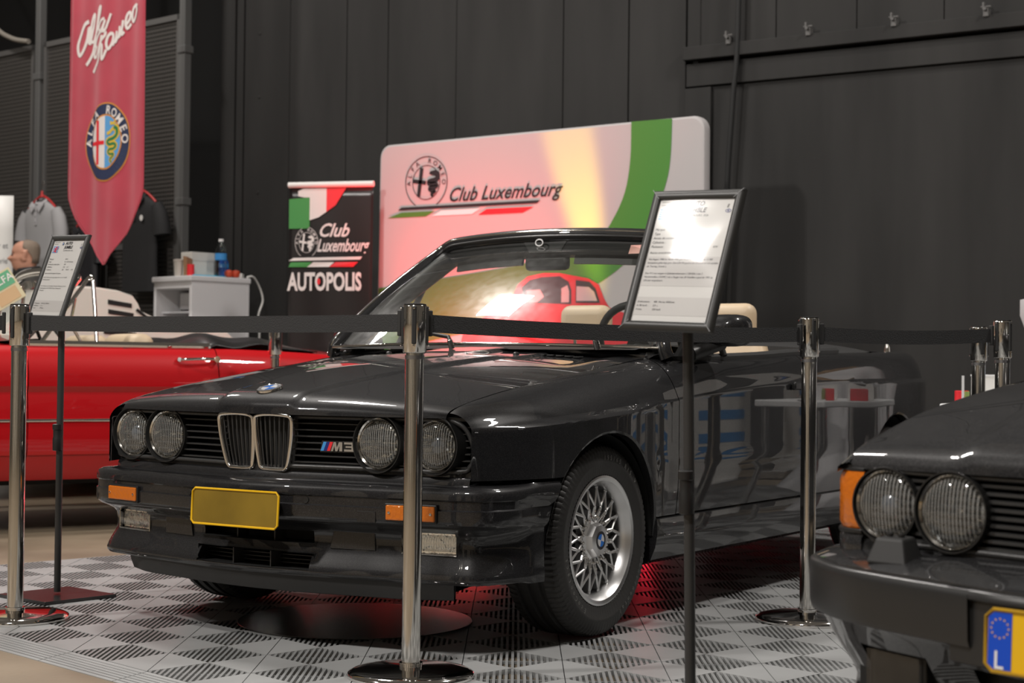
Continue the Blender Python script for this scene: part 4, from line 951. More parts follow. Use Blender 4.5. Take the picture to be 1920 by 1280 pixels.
g = MB(); band(g, smooth_path(up, 4), smooth_path(lo, 4), DS, .002); obj('green_swoosh', local(g, od), M['display_green'], d, 0)
# printed coupe (generic) on the fabric
rd = [(2.70, 1.10), (2.523, 1.185), (2.36, 1.245), (2.287, 1.38), (2.214, 1.43), (2.095, 1.45), (1.977, 1.447), (1.873, 1.428), (1.77, 1.409), (1.693, 1.369), (1.654, 1.281), (1.616, 1.226), (1.40, 1.16), (1.32, 1.02), (1.33, .75), (1.9, .62), (2.6, .70), (2.74, .95)]
car = obj('printed_car', local(MB().poly([(-y, z) for y, z in rd], DS, .004), od), M['print_red'], d, 0)
w1 = [(2.26, 1.36), (2.20, 1.405), (2.11, 1.422), (1.976, 1.425), (1.911, 1.39), (1.891, 1.34), (1.89, 1.250), (2.092, 1.257), (2.24, 1.257)]
w2 = [(1.859, 1.40), (1.76, 1.387), (1.715, 1.345), (1.682, 1.255), (1.858, 1.258)]
obj('printed_windows', local(MB().poly([(-y, z) for y, z in w1], DS, .005).poly([(-y, z) for y, z in w2], DS, .005), od), M['print_dark'], car, 0)
obj('printed_glints', local(MB().poly([(-y, z) for y, z in ((1.852, 1.362), (1.763, 1.355), (1.725, 1.325), (1.702, 1.268), (1.852, 1.270))], DS, .006).poly([(-y, z) for y, z in ((1.962, 1.35), (1.918, 1.37), (1.905, 1.33), (1.905, 1.262), (1.962, 1.262))], DS, .006).poly([(-y, z) for y, z in ((2.22, 1.34), (2.12, 1.345), (2.09, 1.30), (2.14, 1.265), (2.22, 1.265))], DS, .006), od), M['print_pink'], car, 0)
# club line: emblem, bar, tricolour, script
EM = lambda *a, **k: None
e = emblem(d, lambda u, v, h=0: V3(DS(u, v, h)) - V3(od), (-3.019, 2.070), .172, .175, .003, False)
LS = lambda u, v, h=0: V3(DS(u, v, h)) - V3(od)
obj('black_bar', MB().poly([(-3.25, 1.893), (-2.155, 1.893), (-2.125, 1.912), (-3.22, 1.912)], LS, .003), M['ink'], d, 0)
obj('tricolour_green', MB().poly([(-3.335, 1.845), (-3.02, 1.845), (-2.945, 1.878), (-3.22, 1.878)], LS, .003), M['display_green'], d, 0)
obj('tricolour_white', MB().poly([(-2.97, 1.845), (-2.65, 1.845), (-2.585, 1.878), (-2.895, 1.878)], LS, .003), M['white'], d, 0)
obj('tricolour_red', MB().poly([(-2.60, 1.838), (-2.26, 1.838), (-2.175, 1.873), (-2.535, 1.873)], LS, .003), M['flag_red'], d, 0)
obj('club_lettering', MB().text('Club Luxembourg', .128, LS, (-2.845, 1.935), .003, 'LEFT', 0, .42, .012, .92), M['ink'], d, 0)
obj('display_foot', local(MB().box((DX + .05, 3.1, FZ + .03), (.4, .06, .05)).box((DX + .05, 1.3, FZ + .03), (.4, .06, .05)), od), M['alloy'], d, 0)
# coloured floor spots that wash the fabric
def floor_spot(lbl, loc, to):
    f = thing('floor_spotlight', lbl, 'spotlight', loc, 0, 'floor spotlights')
    dr = nrm(V3(to) - V3(loc)); c = V3((0, 0, .13))
    obj('lamp_head', MB().lathe([(.03, -.10), (.07, -.08), (.085, .04), (.085, .06), (.078, .06), (.075, .03), (0, .03)], c - dr * .08, dr, 24), M['satin_black'], f)
    obj('yoke', MB().tube([(0, -.11, .13), (0, -.11, .01), (0, .11, .01), (0, .11, .13)], .010, 8), M['satin_black'], f); return f
floor_spot('black floor spotlight shining red on the display wall', (3.93, 2.62, FZ), (4.3, 2.60, 1.7)); floor_spot('black floor spotlight shining yellow on the display wall', (3.98, 1.42, FZ), (4.3, 1.9, 2.3)); floor_spot('black floor spotlight behind the car tail shining red', (3.72, 1.0, FZ), (2.4, .4, .05))

# roll-up banner AUTOPOLIS
ra = rad(108); RD = V3((cos(ra), sin(ra), 0)); RN = V3((-sin(ra), cos(ra), 0)); RO = V3((4.11, 3.63, FZ))
r = thing('rollup_banner', 'black roll-up banner lettered AUTOPOLIS beside the white display wall', 'banner', tuple(RO))
RS = plane_map((0, 0, 0), -RD, -V3((sin(ra), -cos(ra), 0)) * -1 if False else V3((-sin(ra), cos(ra), 0)))
if RS(1, 0)[0] * 0 + (V3(RS(0, 1))[2]) < 0: RS = plane_map((0, 0, 0), RD, V3((-sin(ra), cos(ra), 0)))
M['banner_black'] = mat('banner_black', (.016, .014, .014), .28)
wv = lambda u, v, h=0.0: V3(RS(u, v, h + .006 * sin(u * 17 + v * 2) * sin(v * 1.3 + .4)))
obj('banner_sheet', MB().grid([[wv(u, v) for u in lin(-.335, .265, 25)] for v in lin(.08, 2.07, 30)]), M['banner_black'], r, 80, solid=.002)
obj('top_bar', MB().tube([RS(-.34, 2.085, .006), RS(.27, 2.085, .006)], .020, 12), M['off_white'], r)
obj('base_case', MB().hexa([RS(-.35, 0, -.08), RS(.28, 0, -.08), RS(.28, 0, .09), RS(-.35, 0, .09)], [RS(-.35, .09, -.05), RS(.28, .09, -.05), RS(.28, .09, .06), RS(-.35, .09, .06)]), M['alloy'], r, 0, .01)
obj('support_rod', MB().cyl(RS(-.03, .05, -.03), RS(-.03, 2.06, -.03), .010, 8), M['alloy'], r)
h = .0075
obj('green_patch', MB().poly([(-.335, 1.99), (-.335, 1.79), (-.20, 1.79), (-.185, 1.80), (-.185, 2.0)], wv, h), M['flag_green'], r, 0)
obj('white_patch', MB().poly([(-.185, 2.0), (-.225, 2.0), (-.27, 2.01), (-.27, 2.045), (-.23, 2.06), (-.065, 2.06), (-.065, 1.90), (-.12, 1.865), (-.185, 1.845)], wv, h + .0004), M['banner_white'], r, 0)
obj('red_patch', MB().poly([(-.065, 2.06), (-.065, 1.90), (.0, 1.945), (.075, 2.06)], wv, h), M['flag_red'], r, 0)
emblem(r, wv, (-.205, 1.695), .085, .105, h, False, 'banner_white')
obj('white_bar', MB().poly([(-.335, 1.572), (.18, 1.578), (.195, 1.598), (-.30, 1.592)], wv, h), M['banner_white'], r, 0)
for nm, a, b, c_ in (('tricolour_green', -.365, -.20, 'flag_green'), ('tricolour_white', -.20, -.04, 'banner_white'), ('tricolour_red', -.04, .13, 'flag_red')): obj(nm, MB().poly([(max(a, -.335), 1.53), (b, 1.53), (b + .035, 1.562), (max(a, -.37) + .045, 1.562)], wv, h), M[c_], r, 0)
obj('club_lettering', MB().text('Club', .125, wv, (-.125, 1.735), h, 'LEFT', 0, .4, .02, .9).text('Luxembourg', .118, wv, (-.13, 1.635), h, 'LEFT', 0, .4, .02, .60), M['banner_white'], r, 0)
obj('dealer_lettering', MB().text('AUTOPOLIS', .165, wv, (-.365 + .028, 1.375), h, 'LEFT', 0, 0, .035, .60), M['banner_white'], r, 0)
obj('red_drop', MB().ellipse((-.112, 1.432), .012, .022, wv, h + .002, 16), M['flag_red'], r, 0)

# hanging pennant
PA = V3((3.551, 5.233, 0)); pd = -fd; PNN = V3((-sin(fa), cos(fa), 0))
if PNN[0] > 0: PNN = -PNN
pz = 3.9
pe = thing('pennant', 'long dark red pennant with white script and round emblem hanging before the mesh fence', 'pennant', tuple(PA + V3((0, 0, 4.2))))
def PSw(u, v, h=0.0):
    return pd * u + V3((0, 0, v - 4.2)) + PNN * (h + .013 * sin(u * 13 + .6 * v) * (.35 + .3 * (4.2 - v)) + .006 * sin(u * 29 - v))
M['pennant_red'] = mat('pennant_red', (.40, .035, .06), .75, noise=.08, nscale=4, bump=.05, bscale=300, sheen=.2)
def edge(v): 
    if v > 2.03: return .435
    t = (2.03 - v) / (2.03 - 1.535); return .425 * (1 - t ** 1.35) + .008
rows = []
for v in lin(4.2, 2.03, 36) + lin(2.02, 1.537, 20): rows.append([PSw(edge(v) * a, v) for a in lin(-1, 1, 33)])
obj('cloth', MB().grid(rows), M['pennant_red'], pe, 80, solid=.003)
obj('hanging_rod', MB().cyl(PSw(-.5, 4.2), PSw(.5, 4.2), .015, 10), M['post_grey'], pe)
obj('hanging_cords', MB().cyl(PSw(-.45, 4.2), PSw(-.45, 6.0), .005, 6).cyl(PSw(.45, 4.2), PSw(.45, 6.0), .005, 6), M['post_grey'], pe)
obj('hem', MB().tube([PSw(-edge(v), v, .002) for v in lin(4.2, 1.537, 40)] + [PSw(edge(v), v, .002) for v in lin(1.54, 4.2, 40)], .004, 6), M['pennant_red'], pe)
emblem(pe, PSw, (.0, 2.392), .256, .276, .004)
def K(zx, zy):
    px = zx / 6.4; u = (px - 86.3) * .00627; y = zy / 6.4; return (u, 3.385 - .138 * u * (1 - y / 370) - .00366 * y)
strokes = [([(318, 262), (270, 300), (225, 410), (185, 540), (190, 640), (215, 668), (260, 600), (300, 480), (322, 330), (318, 500), (345, 520)], 32),
 ([(335, 520), (372, 330), (390, 190), (372, 190), (345, 330), (345, 500), (375, 500)], 24),
 ([(380, 500), (430, 330), (470, 170), (482, 85), (455, 120), (425, 300), (395, 480), (365, 640), (320, 745), (292, 790)], 28),
 ([(420, 400), (452, 330), (475, 300)], 20),
 ([(530, 225), (490, 255), (462, 330), (470, 385), (505, 340), (535, 250), (515, 350), (535, 370), (565, 270), (590, 165)], 22),
 ([(425, 560), (390, 640), (385, 690), (415, 690), (450, 610), (480, 520), (540, 420), (520, 380), (470, 400), (420, 480), (395, 580)], 26),
 ([(500, 430), (475, 600), (450, 740), (410, 810), (372, 880)], 28), ([(470, 540), (505, 560), (500, 700), (515, 715), (550, 610)], 26),
 ([(600, 400), (565, 450), (550, 540), (570, 600), (605, 530), (620, 440), (600, 400)], 26),
 ([(615, 560), (650, 460), (660, 380), (648, 520), (690, 400), (697, 320), (690, 460), (725, 330), (732, 250), (718, 420), (745, 390)], 24),
 ([(760, 310), (800, 230), (805, 150), (775, 180), (758, 280), (775, 350), (815, 290)], 24),
 ([(880, 60), (845, 100), (828, 190), (840, 265), (875, 210), (895, 120), (880, 60), (905, 75)], 26)]
for nm, ss in (('script_first_word', strokes[:5]), ('script_second_word', strokes[5:])):
    sm_ = MB()
    for i, (s, wd_) in enumerate(ss): sm_.ribbon([K(*p) for p in smooth_path(s, 5)], wd_ / 6.4 * .0058, PSw, .004 + .0003 * i)
    obj(nm, sm_, M['banner_white'], pe, 0)

# tall white poster at the far left
po = V3((4.06, 7.156, FZ)); pr = thing('poster_stand', 'tall white roll-up poster with dark red lettering at the left picture edge', 'banner', tuple(po))
QS0 = plane_map((0, 0, 0), (sin(rad(32)), -cos(rad(32)), 0), (-cos(rad(32)), -sin(rad(32)), 0))
QS = lambda u, v, h=0.0: QS0(u * 1.075, v * 1.035, h)
obj('poster_sheet', MB().grid([[QS(u, v, .004 * sin(u * 9)) for u in lin(-.62, .235, 9)] for v in lin(.08, 2.10, 9)]), M['off_white'], pr, 80, solid=.003)
obj('poster_base', MB().hexa([QS(-.63, 0, -.1), QS(.25, 0, -.1), QS(.25, 0, .1), QS(-.63, 0, .1)], [QS(-.63, .08, -.05), QS(.25, .08, -.05), QS(.25, .08, .05), QS(-.63, .08, .05)]), M['alloy'], pr, 0, .01)
obj('poster_lettering', MB().text('LÖFFLER', .155, QS, (.12, 1.92), .008, 'RIGHT', 0, 0, .02, .62), mat('maroon', (.22, .02, .02), .6), pr, 0)
obj('poster_subline', MB().text('carrosserie', .062, QS, (.10, 1.83), .008, 'RIGHT', 0, .2, 0, .8), mat('maroon_pale', (.45, .2, .18), .6), pr, 0)
obj('poster_small_print', MB().text('Entretien de l\'intérieur et', .062, QS, (.20, 1.70), .008, 'RIGHT', 0, 0, 0, .8).text('polissage de carrosserie', .062, QS, (.20, 1.585), .008, 'RIGHT', 0, 0, 0, .8), M['grey_ink'], pr, 0)
obj('poster_photo', MB().ellipse((-.12, 1.12), .13, .19, QS, .008, 30), mat('lilac', (.38, .30, .42), .6), pr, 0)
# white club roll-ups standing outside the picture on the right, mirrored in the car's door
for i, (x, y, w_) in enumerate(((3.25, -2.05, .85), (4.6, -2.05, .85))):
    c = thing('rollup_banner', ('white club roll-up with a blue striped foot right of the car, nearer one' if i == 0 else 'white club roll-up with a blue striped foot right of the car, farther one'), 'banner', (x, y, 0), 0, 'white club roll-ups')
    BS = plane_map((0, 0, 0), (-1, 0, 0), (0, 1, 0))
    obj('banner_sheet', MB().grid([[BS(u, v) for u in lin(-w_ / 2, w_ / 2, 3)] for v in lin(.08, 2.1, 3)]), M['off_white'], c, 0, solid=.003)
    obj('base_case', MB().box((0, 0, .045), (w_ + .04, .2, .09)), M['alloy'], c, 0, .01)
    obj('blue_stripes', MB().poly([(0, 0), (0, 0), (0, 0)], BS) if False else [q for q in [MB()] if [q.poly([(-w_ / 2 + .08, .35 + .12 * k), (w_ / 2 - .25, .35 + .12 * k), (w_ / 2 - .25, .40 + .12 * k), (-w_ / 2 + .08, .40 + .12 * k)], BS, .004) for k in range(5)]][0], M['light_blue'], c, 0)
    obj('banner_lettering', MB().text('BMW Auto Club', .10, BS, (-w_ / 2 + .06, 1.35), .004, 'LEFT', 0, 0, .01, .9).text('Luxembourg', .09, BS, (-w_ / 2 + .06, 1.22), .004, 'LEFT', 0, .2, 0, .9), M['ink'], c, 0)
    roundel('round_badge', c, V3(BS(-.05, 1.68, .006)), .13, (0, 1, 0), (-1, 0, 0), 'ink')
# ------------------------------------------------------------------ dark saloon at the right
M['dark_lens'] = glass_mat('dark_lens', (.6, .6, .6), 1.6, .05)
def build_saloon():
    T = thing('saloon_car', 'dark grey saloon car nose at right with amber corner lamp and yellow plate lettered L', 'car', (-1.0041, -3.0459, 0), rad(-13.4))
    DP = M['dark_paint']; P = {}
    P['yc'] = pch([-.70, -.62, -.5, -.3, 0, .6, 1.8, 2.8, 3.4, 3.75], [.716, .752, .808, .842, .860, .868, .872, .862, .83, .77])
    P['zc'] = pch([-.70, -.45, 0, 1.0, 2.5, 3.75], [.664, .672, .694, .735, .77, .78])
    P['ye'] = pch([-.70, -.5, 0, .6, 1.0, 2.6, 3.75], [.695, .715, .735, .75, .78, .77, .68])
    P['ze'] = pch([-.70, -.62, -.5, -.33, -.14, .05, .6, 1.0, 2.6, 3.4, 3.75], [.672, .702, .732, .775, .806, .832, .875, .895, .925, .94, .93])
    ACX, AR, RCX = 0.0, .345, 2.76
    P['by'] = lambda X, z: P['yc'](X) + .008 * sm(0, .03, P['zc'](X) - z) - .035 * max(0, (P['zc'](X) - z - .15) / .3) ** 2 + .016 * (1 - sm(.25, .42, min(abs(X), abs(X - RCX))))
    def arch(X, c, lo):
        d = AR * AR - (X - c) ** 2; return max(lo, .305 + sqrt(d)) if d > 0 else lo
    for s in (-1, 1):
        obj('front_fender', MB().grid(side_panel(P, -.557, .52, s, lambda X: arch(X, ACX, .50 if X < 0 else .23), nx=90)), DP, T, 28); obj('fender_nose', MB().grid(side_panel(P, -.698, -.556, s, lambda X: P['zc'](X) - .010, nx=14, nz=3)), DP, T, 28)
        obj('front_door', MB().grid(side_panel(P, .525, 1.52, s, lambda X: .23, nx=24)), DP, T, 28)
        obj('rear_door', MB().grid(side_panel(P, 1.525, 2.40, s, lambda X: .23, nx=24)), DP, T, 28)
        obj('rear_fender', MB().grid(side_panel(P, 2.405, 3.75, s, lambda X: arch(X, RCX, .23 if X < RCX else .48), nx=70)), DP, T, 28)
        for cx in (ACX, RCX):
            obj('wheel_well', MB().grid([[(cx + .335 * cos(pi * k / 24), s * .84, .305 + .335 * sin(pi * k / 24)), (cx + .335 * cos(pi * k / 24), s * .5, .305 + .335 * sin(pi * k / 24)), (cx, s * .499, .305)] for k in range(25)]), M['deep_black'], T, 60)
    fx = lambda y: -.772 + .125 * max(.06, abs(y))
    cs = [(fx(0) - .01, .668), (fx(0) - .006, .685), (-.745, .704), (-.70, .722), (-.60, .752), (-.40, .800), (-.1, .852), (.3, .905), (.62, .935)]
    es = [(-.690, .662), (-.686, .675), (-.675, .690), (-.645, .703), (-.56, .722), (-.38, .768), (-.1, .814), (.3, .857), (.66, .885)]
    C_ = smooth_path(cs, 5); E_ = smooth_path(es, 5); ts = lin(-1, 1, 61); rows = []
    for i in range(len(C_)):
        r = []
        for t in ts:
            a = abs(t); c, e = C_[i], E_[i]; wx = a * (.4 + .6 * a); wz = a ** 2.6
            x = c[0] + (e[0] - c[0]) * wx; r.append((x, t * (P['ye'](max(e[0], -.70)) - .003), c[1] + (e[1] - c[1]) * wz + .010 * (1 - sm(.0, .02, a - .62)) * sm(0, 8, i)))
        rows.append(r)
    obj('hood', MB().grid(rows), DP, T, 40)
    ys = lin(-.70, .70, 31); g0, g1 = .528, .662
    obj('grille_back', MB().grid([[(fx(y) + .09, y, g1 + .01) for y in ys], [(fx(y) + .09, y, g0 - .02) for y in ys]]), M['deep_black'], T, 0)
    obj('upper_strip', MB().grid([[(fx(y) - .004, y, .668) for y in ys], [(fx(y) - .004, y, .660) for y in ys], [(fx(y) + .04, y, .658) for y in ys]]), M['trim_black'], T, 30)
    low = MB().grid([[(fx(y) + d_, y, z) for y in ys] for d_, z in ((.05, .537), (.004, .535), (-.004, .528), (-.008, .505), (-.012, .49), (.02, .47))]); obj('nose_panel', low, DP, T, 30)
    for s in (-1, 1):
        gi = obj('grille_insert', slat_rows(fx, s * .14, s * .648, [g0 + .014 * k + .010 for k in range(10)]), M['satin_black'], T, 30)
        obj('grille_frame', MB().tube([(fx(y) - .004, y, z) for y, z in ((s * .14, g1), (s * .63, g1), (s * .648, g1 - .012), (s * .652, g0 + .02), (s * .635, g0), (s * .14, g0))], .006, 8), M['satin_black'], gi, 60)
        headlamp(T, (-.705, s * .60, .5985), .0635, True, hk=1.13); headlamp(T, (-.728, s * .4465, .5965), .0665, False, hk=1.13)
        # amber corner lamp wraps from the front into the fender
        cl = MB(); pl = [(-.694, .655), (-.690, .690), (-.674, .718), (-.645, .738), (-.60, .760), (-.555, .780)]
        top, bot = [], []
        cl.grid([[(x - d_, s * (y + d_), z) for x, y in pl] for d_, z in ((-.02, .660), (.002, .657), (.006, .64), (.006, .56), (.002, .548), (-.02, .545))])
        lab(obj('corner_lamp', cl, M['amber'], T, 50), 'amber wrap-round corner lamp')
        obj('lamp_surround', MB().tube([(x - .002, s * (y + .002), .661) for x, y in pl], .0035, 6), M['trim_black'], T, 60); obj('lamp_surround', MB().tube([(x - .004, s * (y + .004), .543) for x, y in pl], .005, 6), M['trim_black'], T, 60)
        obj('corner_panel', MB().grid([[(x - d_, s * (y + d_), z) for x, y in pl] for d_, z in ((.0, .545), (.006, .53), (.006, .50), (-.01, .46))]), DP, T, 40)
        # headlamp washer nozzle on the bumper shelf
        b = [(-.735, s * .50, .505), (-.735, s * .585, .505), (-.80, s * .585, .498), (-.80, s * .50, .498)]; t_ = [(-.74, s * .515, .548), (-.74, s * .572, .548), (-.785, s * .572, .545), (-.785, s * .515, .545)]
        wn = obj('washer_nozzle', MB().hexa(b, t_), M['rubber'], T, 0, .005)
        obj('jet', MB().lathe([(.006, 0), (.006, .006), (0, .008)], (-.762, s * .532, .546), (0, 0, 1), 10).lathe([(.006, 0), (.006, .006), (0, .008)], (-.762, s * .556, .546), (0, 0, 1), 10), M['trim_black'], wn)
    Sk = lambda u, v, h=0.0: V3((-.80 + .06 * (.68 - v) - h, u, v))
    for s in (-1, 1):
        pts = [(s * .012, .672), (s * .06, .678), (s * .112, .674), (s * .128, .655), (s * .126, .58), (s * .116, .53), (s * .10, .515), (s * .03, .515), (s * .012, .53), (s * .006, .6)]
        kidney(T, Sk, pts, [(s * (.02 + .017 * k), s * (.022 + .015 * k)) for k in range(6)])
    roundel('hood_badge', T, (-.735, 0, .722), .041, nrm((-.45, 0, 1)), (0, -1, 0))
    half = [(-.925, 0), (-.918, .12), (-.900, .25), (-.887, .30), (-.872, .36), (-.843, .48), (-.808, .60), (-.752, .70), (-.675, .782), (-.56, .832), (-.44, .856), (-.36, .866)]
    hp = [tuple(p) for p in smooth_path(half, 4)]; path = [(x, -y) for x, y in reversed(hp)] + hp[1:]; NP = len(path)
    bodyp = [(-.15, .522), (-.06, .508), (-.02, .498), (.0, .490), (.0, .478)]
    obj('bumper_shelf', MB().grid(sweep(path, bodyp)), DP, T, 40)
    rub = sweep(path, [(-.004, .487), (.006, .4865), (.012, .482), (.014, .470), (.012, .40), (.008, .388), (-.006, .384)])
    rs = obj('bumper_strip', MB().grid(rub, hole=lambda i, k: abs(.5 * (path[k][1] + path[min(k + 1, NP - 1)][1])) < .315), M['rubber_gloss'], T, 50); lab(rs, 'matt black rubber bumper strip')
    cen = [p for p in path if abs(p[1]) < .372]
    obj('plate_mount', MB().grid(sweep(cen, [(-.004, .487), (.006, .4865), (.012, .482), (.013, .470), (.004, .466), (.004, .36), (-.01, .355)])), M['rubber_gloss'], T, 50)
    low = [(-.004, .388), (-.016, .372), (-.030, .345), (-.052, .31), (-.070, .285), (-.080, .262), (-.078, .24), (-.06, .21), (-.055, .185), (-.075, .165), (-.12, .16)]
    pz = [z for _, z in low]
    def hole(i, k):
        y = abs(.5 * (path[k][1] + path[min(k + 1, NP - 1)][1])); z = .5 * (pz[i] + pz[i + 1]); return (.46 < y < .63 or y < .34) and .255 < z < .34
    obj('front_valance', MB().grid(sweep(path, low), hole=hole), DP, T, 40)
    bx = pch([0, .12, .25, .36, .48, .60, .70], [-.925, -.918, -.900, -.872, -.843, -.808, -.752])
    obj('air_intake', MB().grid([[(bx(abs(y)) + .075, y, z) for y in lin(-.66, .66, 31)] for z in (.35, .25)]), M['deep_black'], T, 0)
    for s in (-1, 1):
        nn = nrm((-1, s * .28, .0)); S = plane_map((bx(.53) + .055, s * .53, .298), np.cross((0, 0, 1), nn), nn)
        fb = obj('fog_lamp', MB().poly([(-.075, -.042), (.075, -.042), (.075, .042), (-.075, .042)], S, 0, .02), M['trim_black'], T, 0, .003)
        obj('fog_reflector', MB().poly([(-.065, -.036), (.065, -.036), (.065, .036), (-.065, .036)], S, .001), M['satin_black'], fb, 0)
        obj('fog_lens', MB().grid([[S(u, v, .012) for u in lin(-.07, .07, 3)] for v in (-.04, 0, .04)]), M['dark_lens'], fb, 60)
    S = plane_map((-.944, 0, .416), (0, -1, 0), (-1, 0, .05)); W_, H_ = .253, .050
    rr = [(-W_, -H_ + .012), (-W_ + .012, -H_), (W_ - .012, -H_), (W_, -H_ + .012), (W_, H_ - .012), (W_ - .012, H_), (-W_ + .012, H_), (-W_, H_ - .012)]
    pl = obj('licence_plate', MB().poly(rr, S, 0, .006), M['plate_yellow'], T, 0)
    obj('plate_rim', MB().tube([S(u, v, .001) for u, v in rr], .003, 6, True), mat('plate_rim_dark', (.40, .23, .01), .35), pl, 30)
    bb = obj('blue_band', MB().poly([(-W_ + .004, -H_ + .012), (-W_ + .014, -H_ + .004), (-W_ + .046, -H_ + .004), (-W_ + .046, H_ - .004), (-W_ + .014, H_ - .004), (-W_ + .004, H_ - .012)], S, .001), M['eu_blue'], pl, 0)
    stars = MB()
    for k in range(12):
        a = 2 * pi * k / 12; c = (-W_ + .025 + .0155 * cos(a), .020 + .0155 * sin(a)); stars.poly([(c[0] + (.0024 if j % 2 == 0 else .001) * cos(pi / 2 + j * pi / 5), c[1] + (.0024 if j % 2 == 0 else .001) * sin(pi / 2 + j * pi / 5)) for j in range(10)], S, .0016)
    obj('ring_of_stars', stars, M['plate_yellow'], bb, 0)
    obj('country_letter', MB().poly([(-W_ + .017, -.045), (-W_ + .033, -.045), (-W_ + .033, -.0405), (-W_ + .0215, -.0405), (-W_ + .0215, -.016), (-W_ + .017, -.016)], S, .0016), M['white'], bb, 0)
    # cabin
    gb = lambda t: V3((.60 + .14 * t * t, .72 * t, .945 - .02 * t * t)); gt = lambda t: V3((1.22 + .10 * t * t, .58 * t, 1.385 - .03 * t * t)); tt = lin(-1, 1, 17)
    obj('windscreen', MB().grid([[gb(t) * (1 - v) + gt(t) * v for t in tt] for v in lin(0, 1, 7)]), M['glass'], T, 80)
    obj('cowl_panel', MB().grid([[V3(rows[-1][int(30 + 30 * t)]) for t in tt], [gb(t) + V3((-.0, 0, -.02)) for t in tt]]), M['trim_black'], T, 40)
    obj('roof', MB().grid([[gt(t) * (1 - v) + V3((2.60 - .06 * t * t, .57 * t, 1.36 - .03 * t * t)) * v + V3((0, 0, .03 * sin(pi * v))) for t in tt] for v in lin(0, 1, 9)]), DP, T, 60)
    rt = lambda t: V3((2.60 - .06 * t * t, .57 * t, 1.36 - .03 * t * t)); rbm = lambda t: V3((3.12 - .05 * t * t, .68 * t, .955))
    obj('rear_screen', MB().grid([[rt(t) * (1 - v) + rbm(t) * v for t in tt] for v in lin(0, 1, 6)]), M['glass'], T, 80)
    obj('boot_lid', MB().grid([[rbm(t) * (1 - v) + V3((3.75, .68 * t, .935)) * v for t in tt] for v in lin(0, 1, 6)] + [[(3.80, .68 * t, .80) for t in tt], [(3.80, .74 * t, .5) for t in tt]]), DP, T, 40)
    for s in (-1, 1):
        for nm, a, b in (('windscreen_pillar', gb(s), gt(s)), ('rear_pillar', rt(s), rbm(s)), ('door_pillar', V3((1.62, s * .775, .90)), V3((1.72, s * .60, 1.365))), ('roof_rail', gt(s), rt(s))):
            obj(nm, MB().tube([a, (V3(a) + V3(b)) / 2 + V3((0, s * .01, .012)), b], .03, 8), DP, T, 60)
        obj('side_glass', MB().add([V3((.80, s * .765, .90)), V3((1.6, s * .775, .90)), V3((1.70, s * .60, 1.35)), V3((1.30, s * .60, 1.35))], [(0, 1, 2, 3)]).add([V3((1.66, s * .775, .90)), V3((2.95, s * .74, .93)), V3((2.58, s * .58, 1.33)), V3((1.74, s * .60, 1.35))], [(0, 1, 2, 3)]), M['glass'], T, 0)
        obj('door_mirror', MB().box((.86, s * .94, .98), (.12, .2, .12)), DP, T, 40, .04, bseg=4)
        obj('front_seat', MB().box((1.62, s * .36, .78), (.14, .5, .72)).box((1.36, s * .36, .46), (.5, .5, .16)), M['dash'], T, 40, .05)
    obj('dashboard', MB().box((.95, 0, .86), (.4, 1.4, .14)), M['dash'], T, 40, .05)
    ub = MB(); ub.box((.0, 0, .42), (1.1, .98, .42)); ub.box((1.4, 0, .25), (2.0, 1.6, .1)); ub.box((3.0, 0, .5), (1.2, 1.0, .4)); obj('underbody', ub, M['deep_black'], T, 0)
    rb = sweep([(2.98, .87), (3.4, .855), (3.75, .80), (3.88, .6), (3.92, 0), (3.88, -.6), (3.75, -.80), (3.4, -.855), (2.98, -.87)], [(.1, .52), (0, .50), (0, .40), (.03, .26), (.1, .24)]); obj('rear_bumper', MB().grid(rb), DP, T, 40)
    src = [o for o in CAR.children if o.name.startswith('wheel') and not o.name.startswith('wheel_well')][0]
    for x, y in ((0, -.735), (0, .735), (2.76, -.745), (2.76, .745)):
        w_ = copy_tree(src, T); w_.location = (x, y, .306); w_.rotation_euler = (0, rad(8), 0 if y < 0 else pi)
    return T
SALOON = build_saloon()

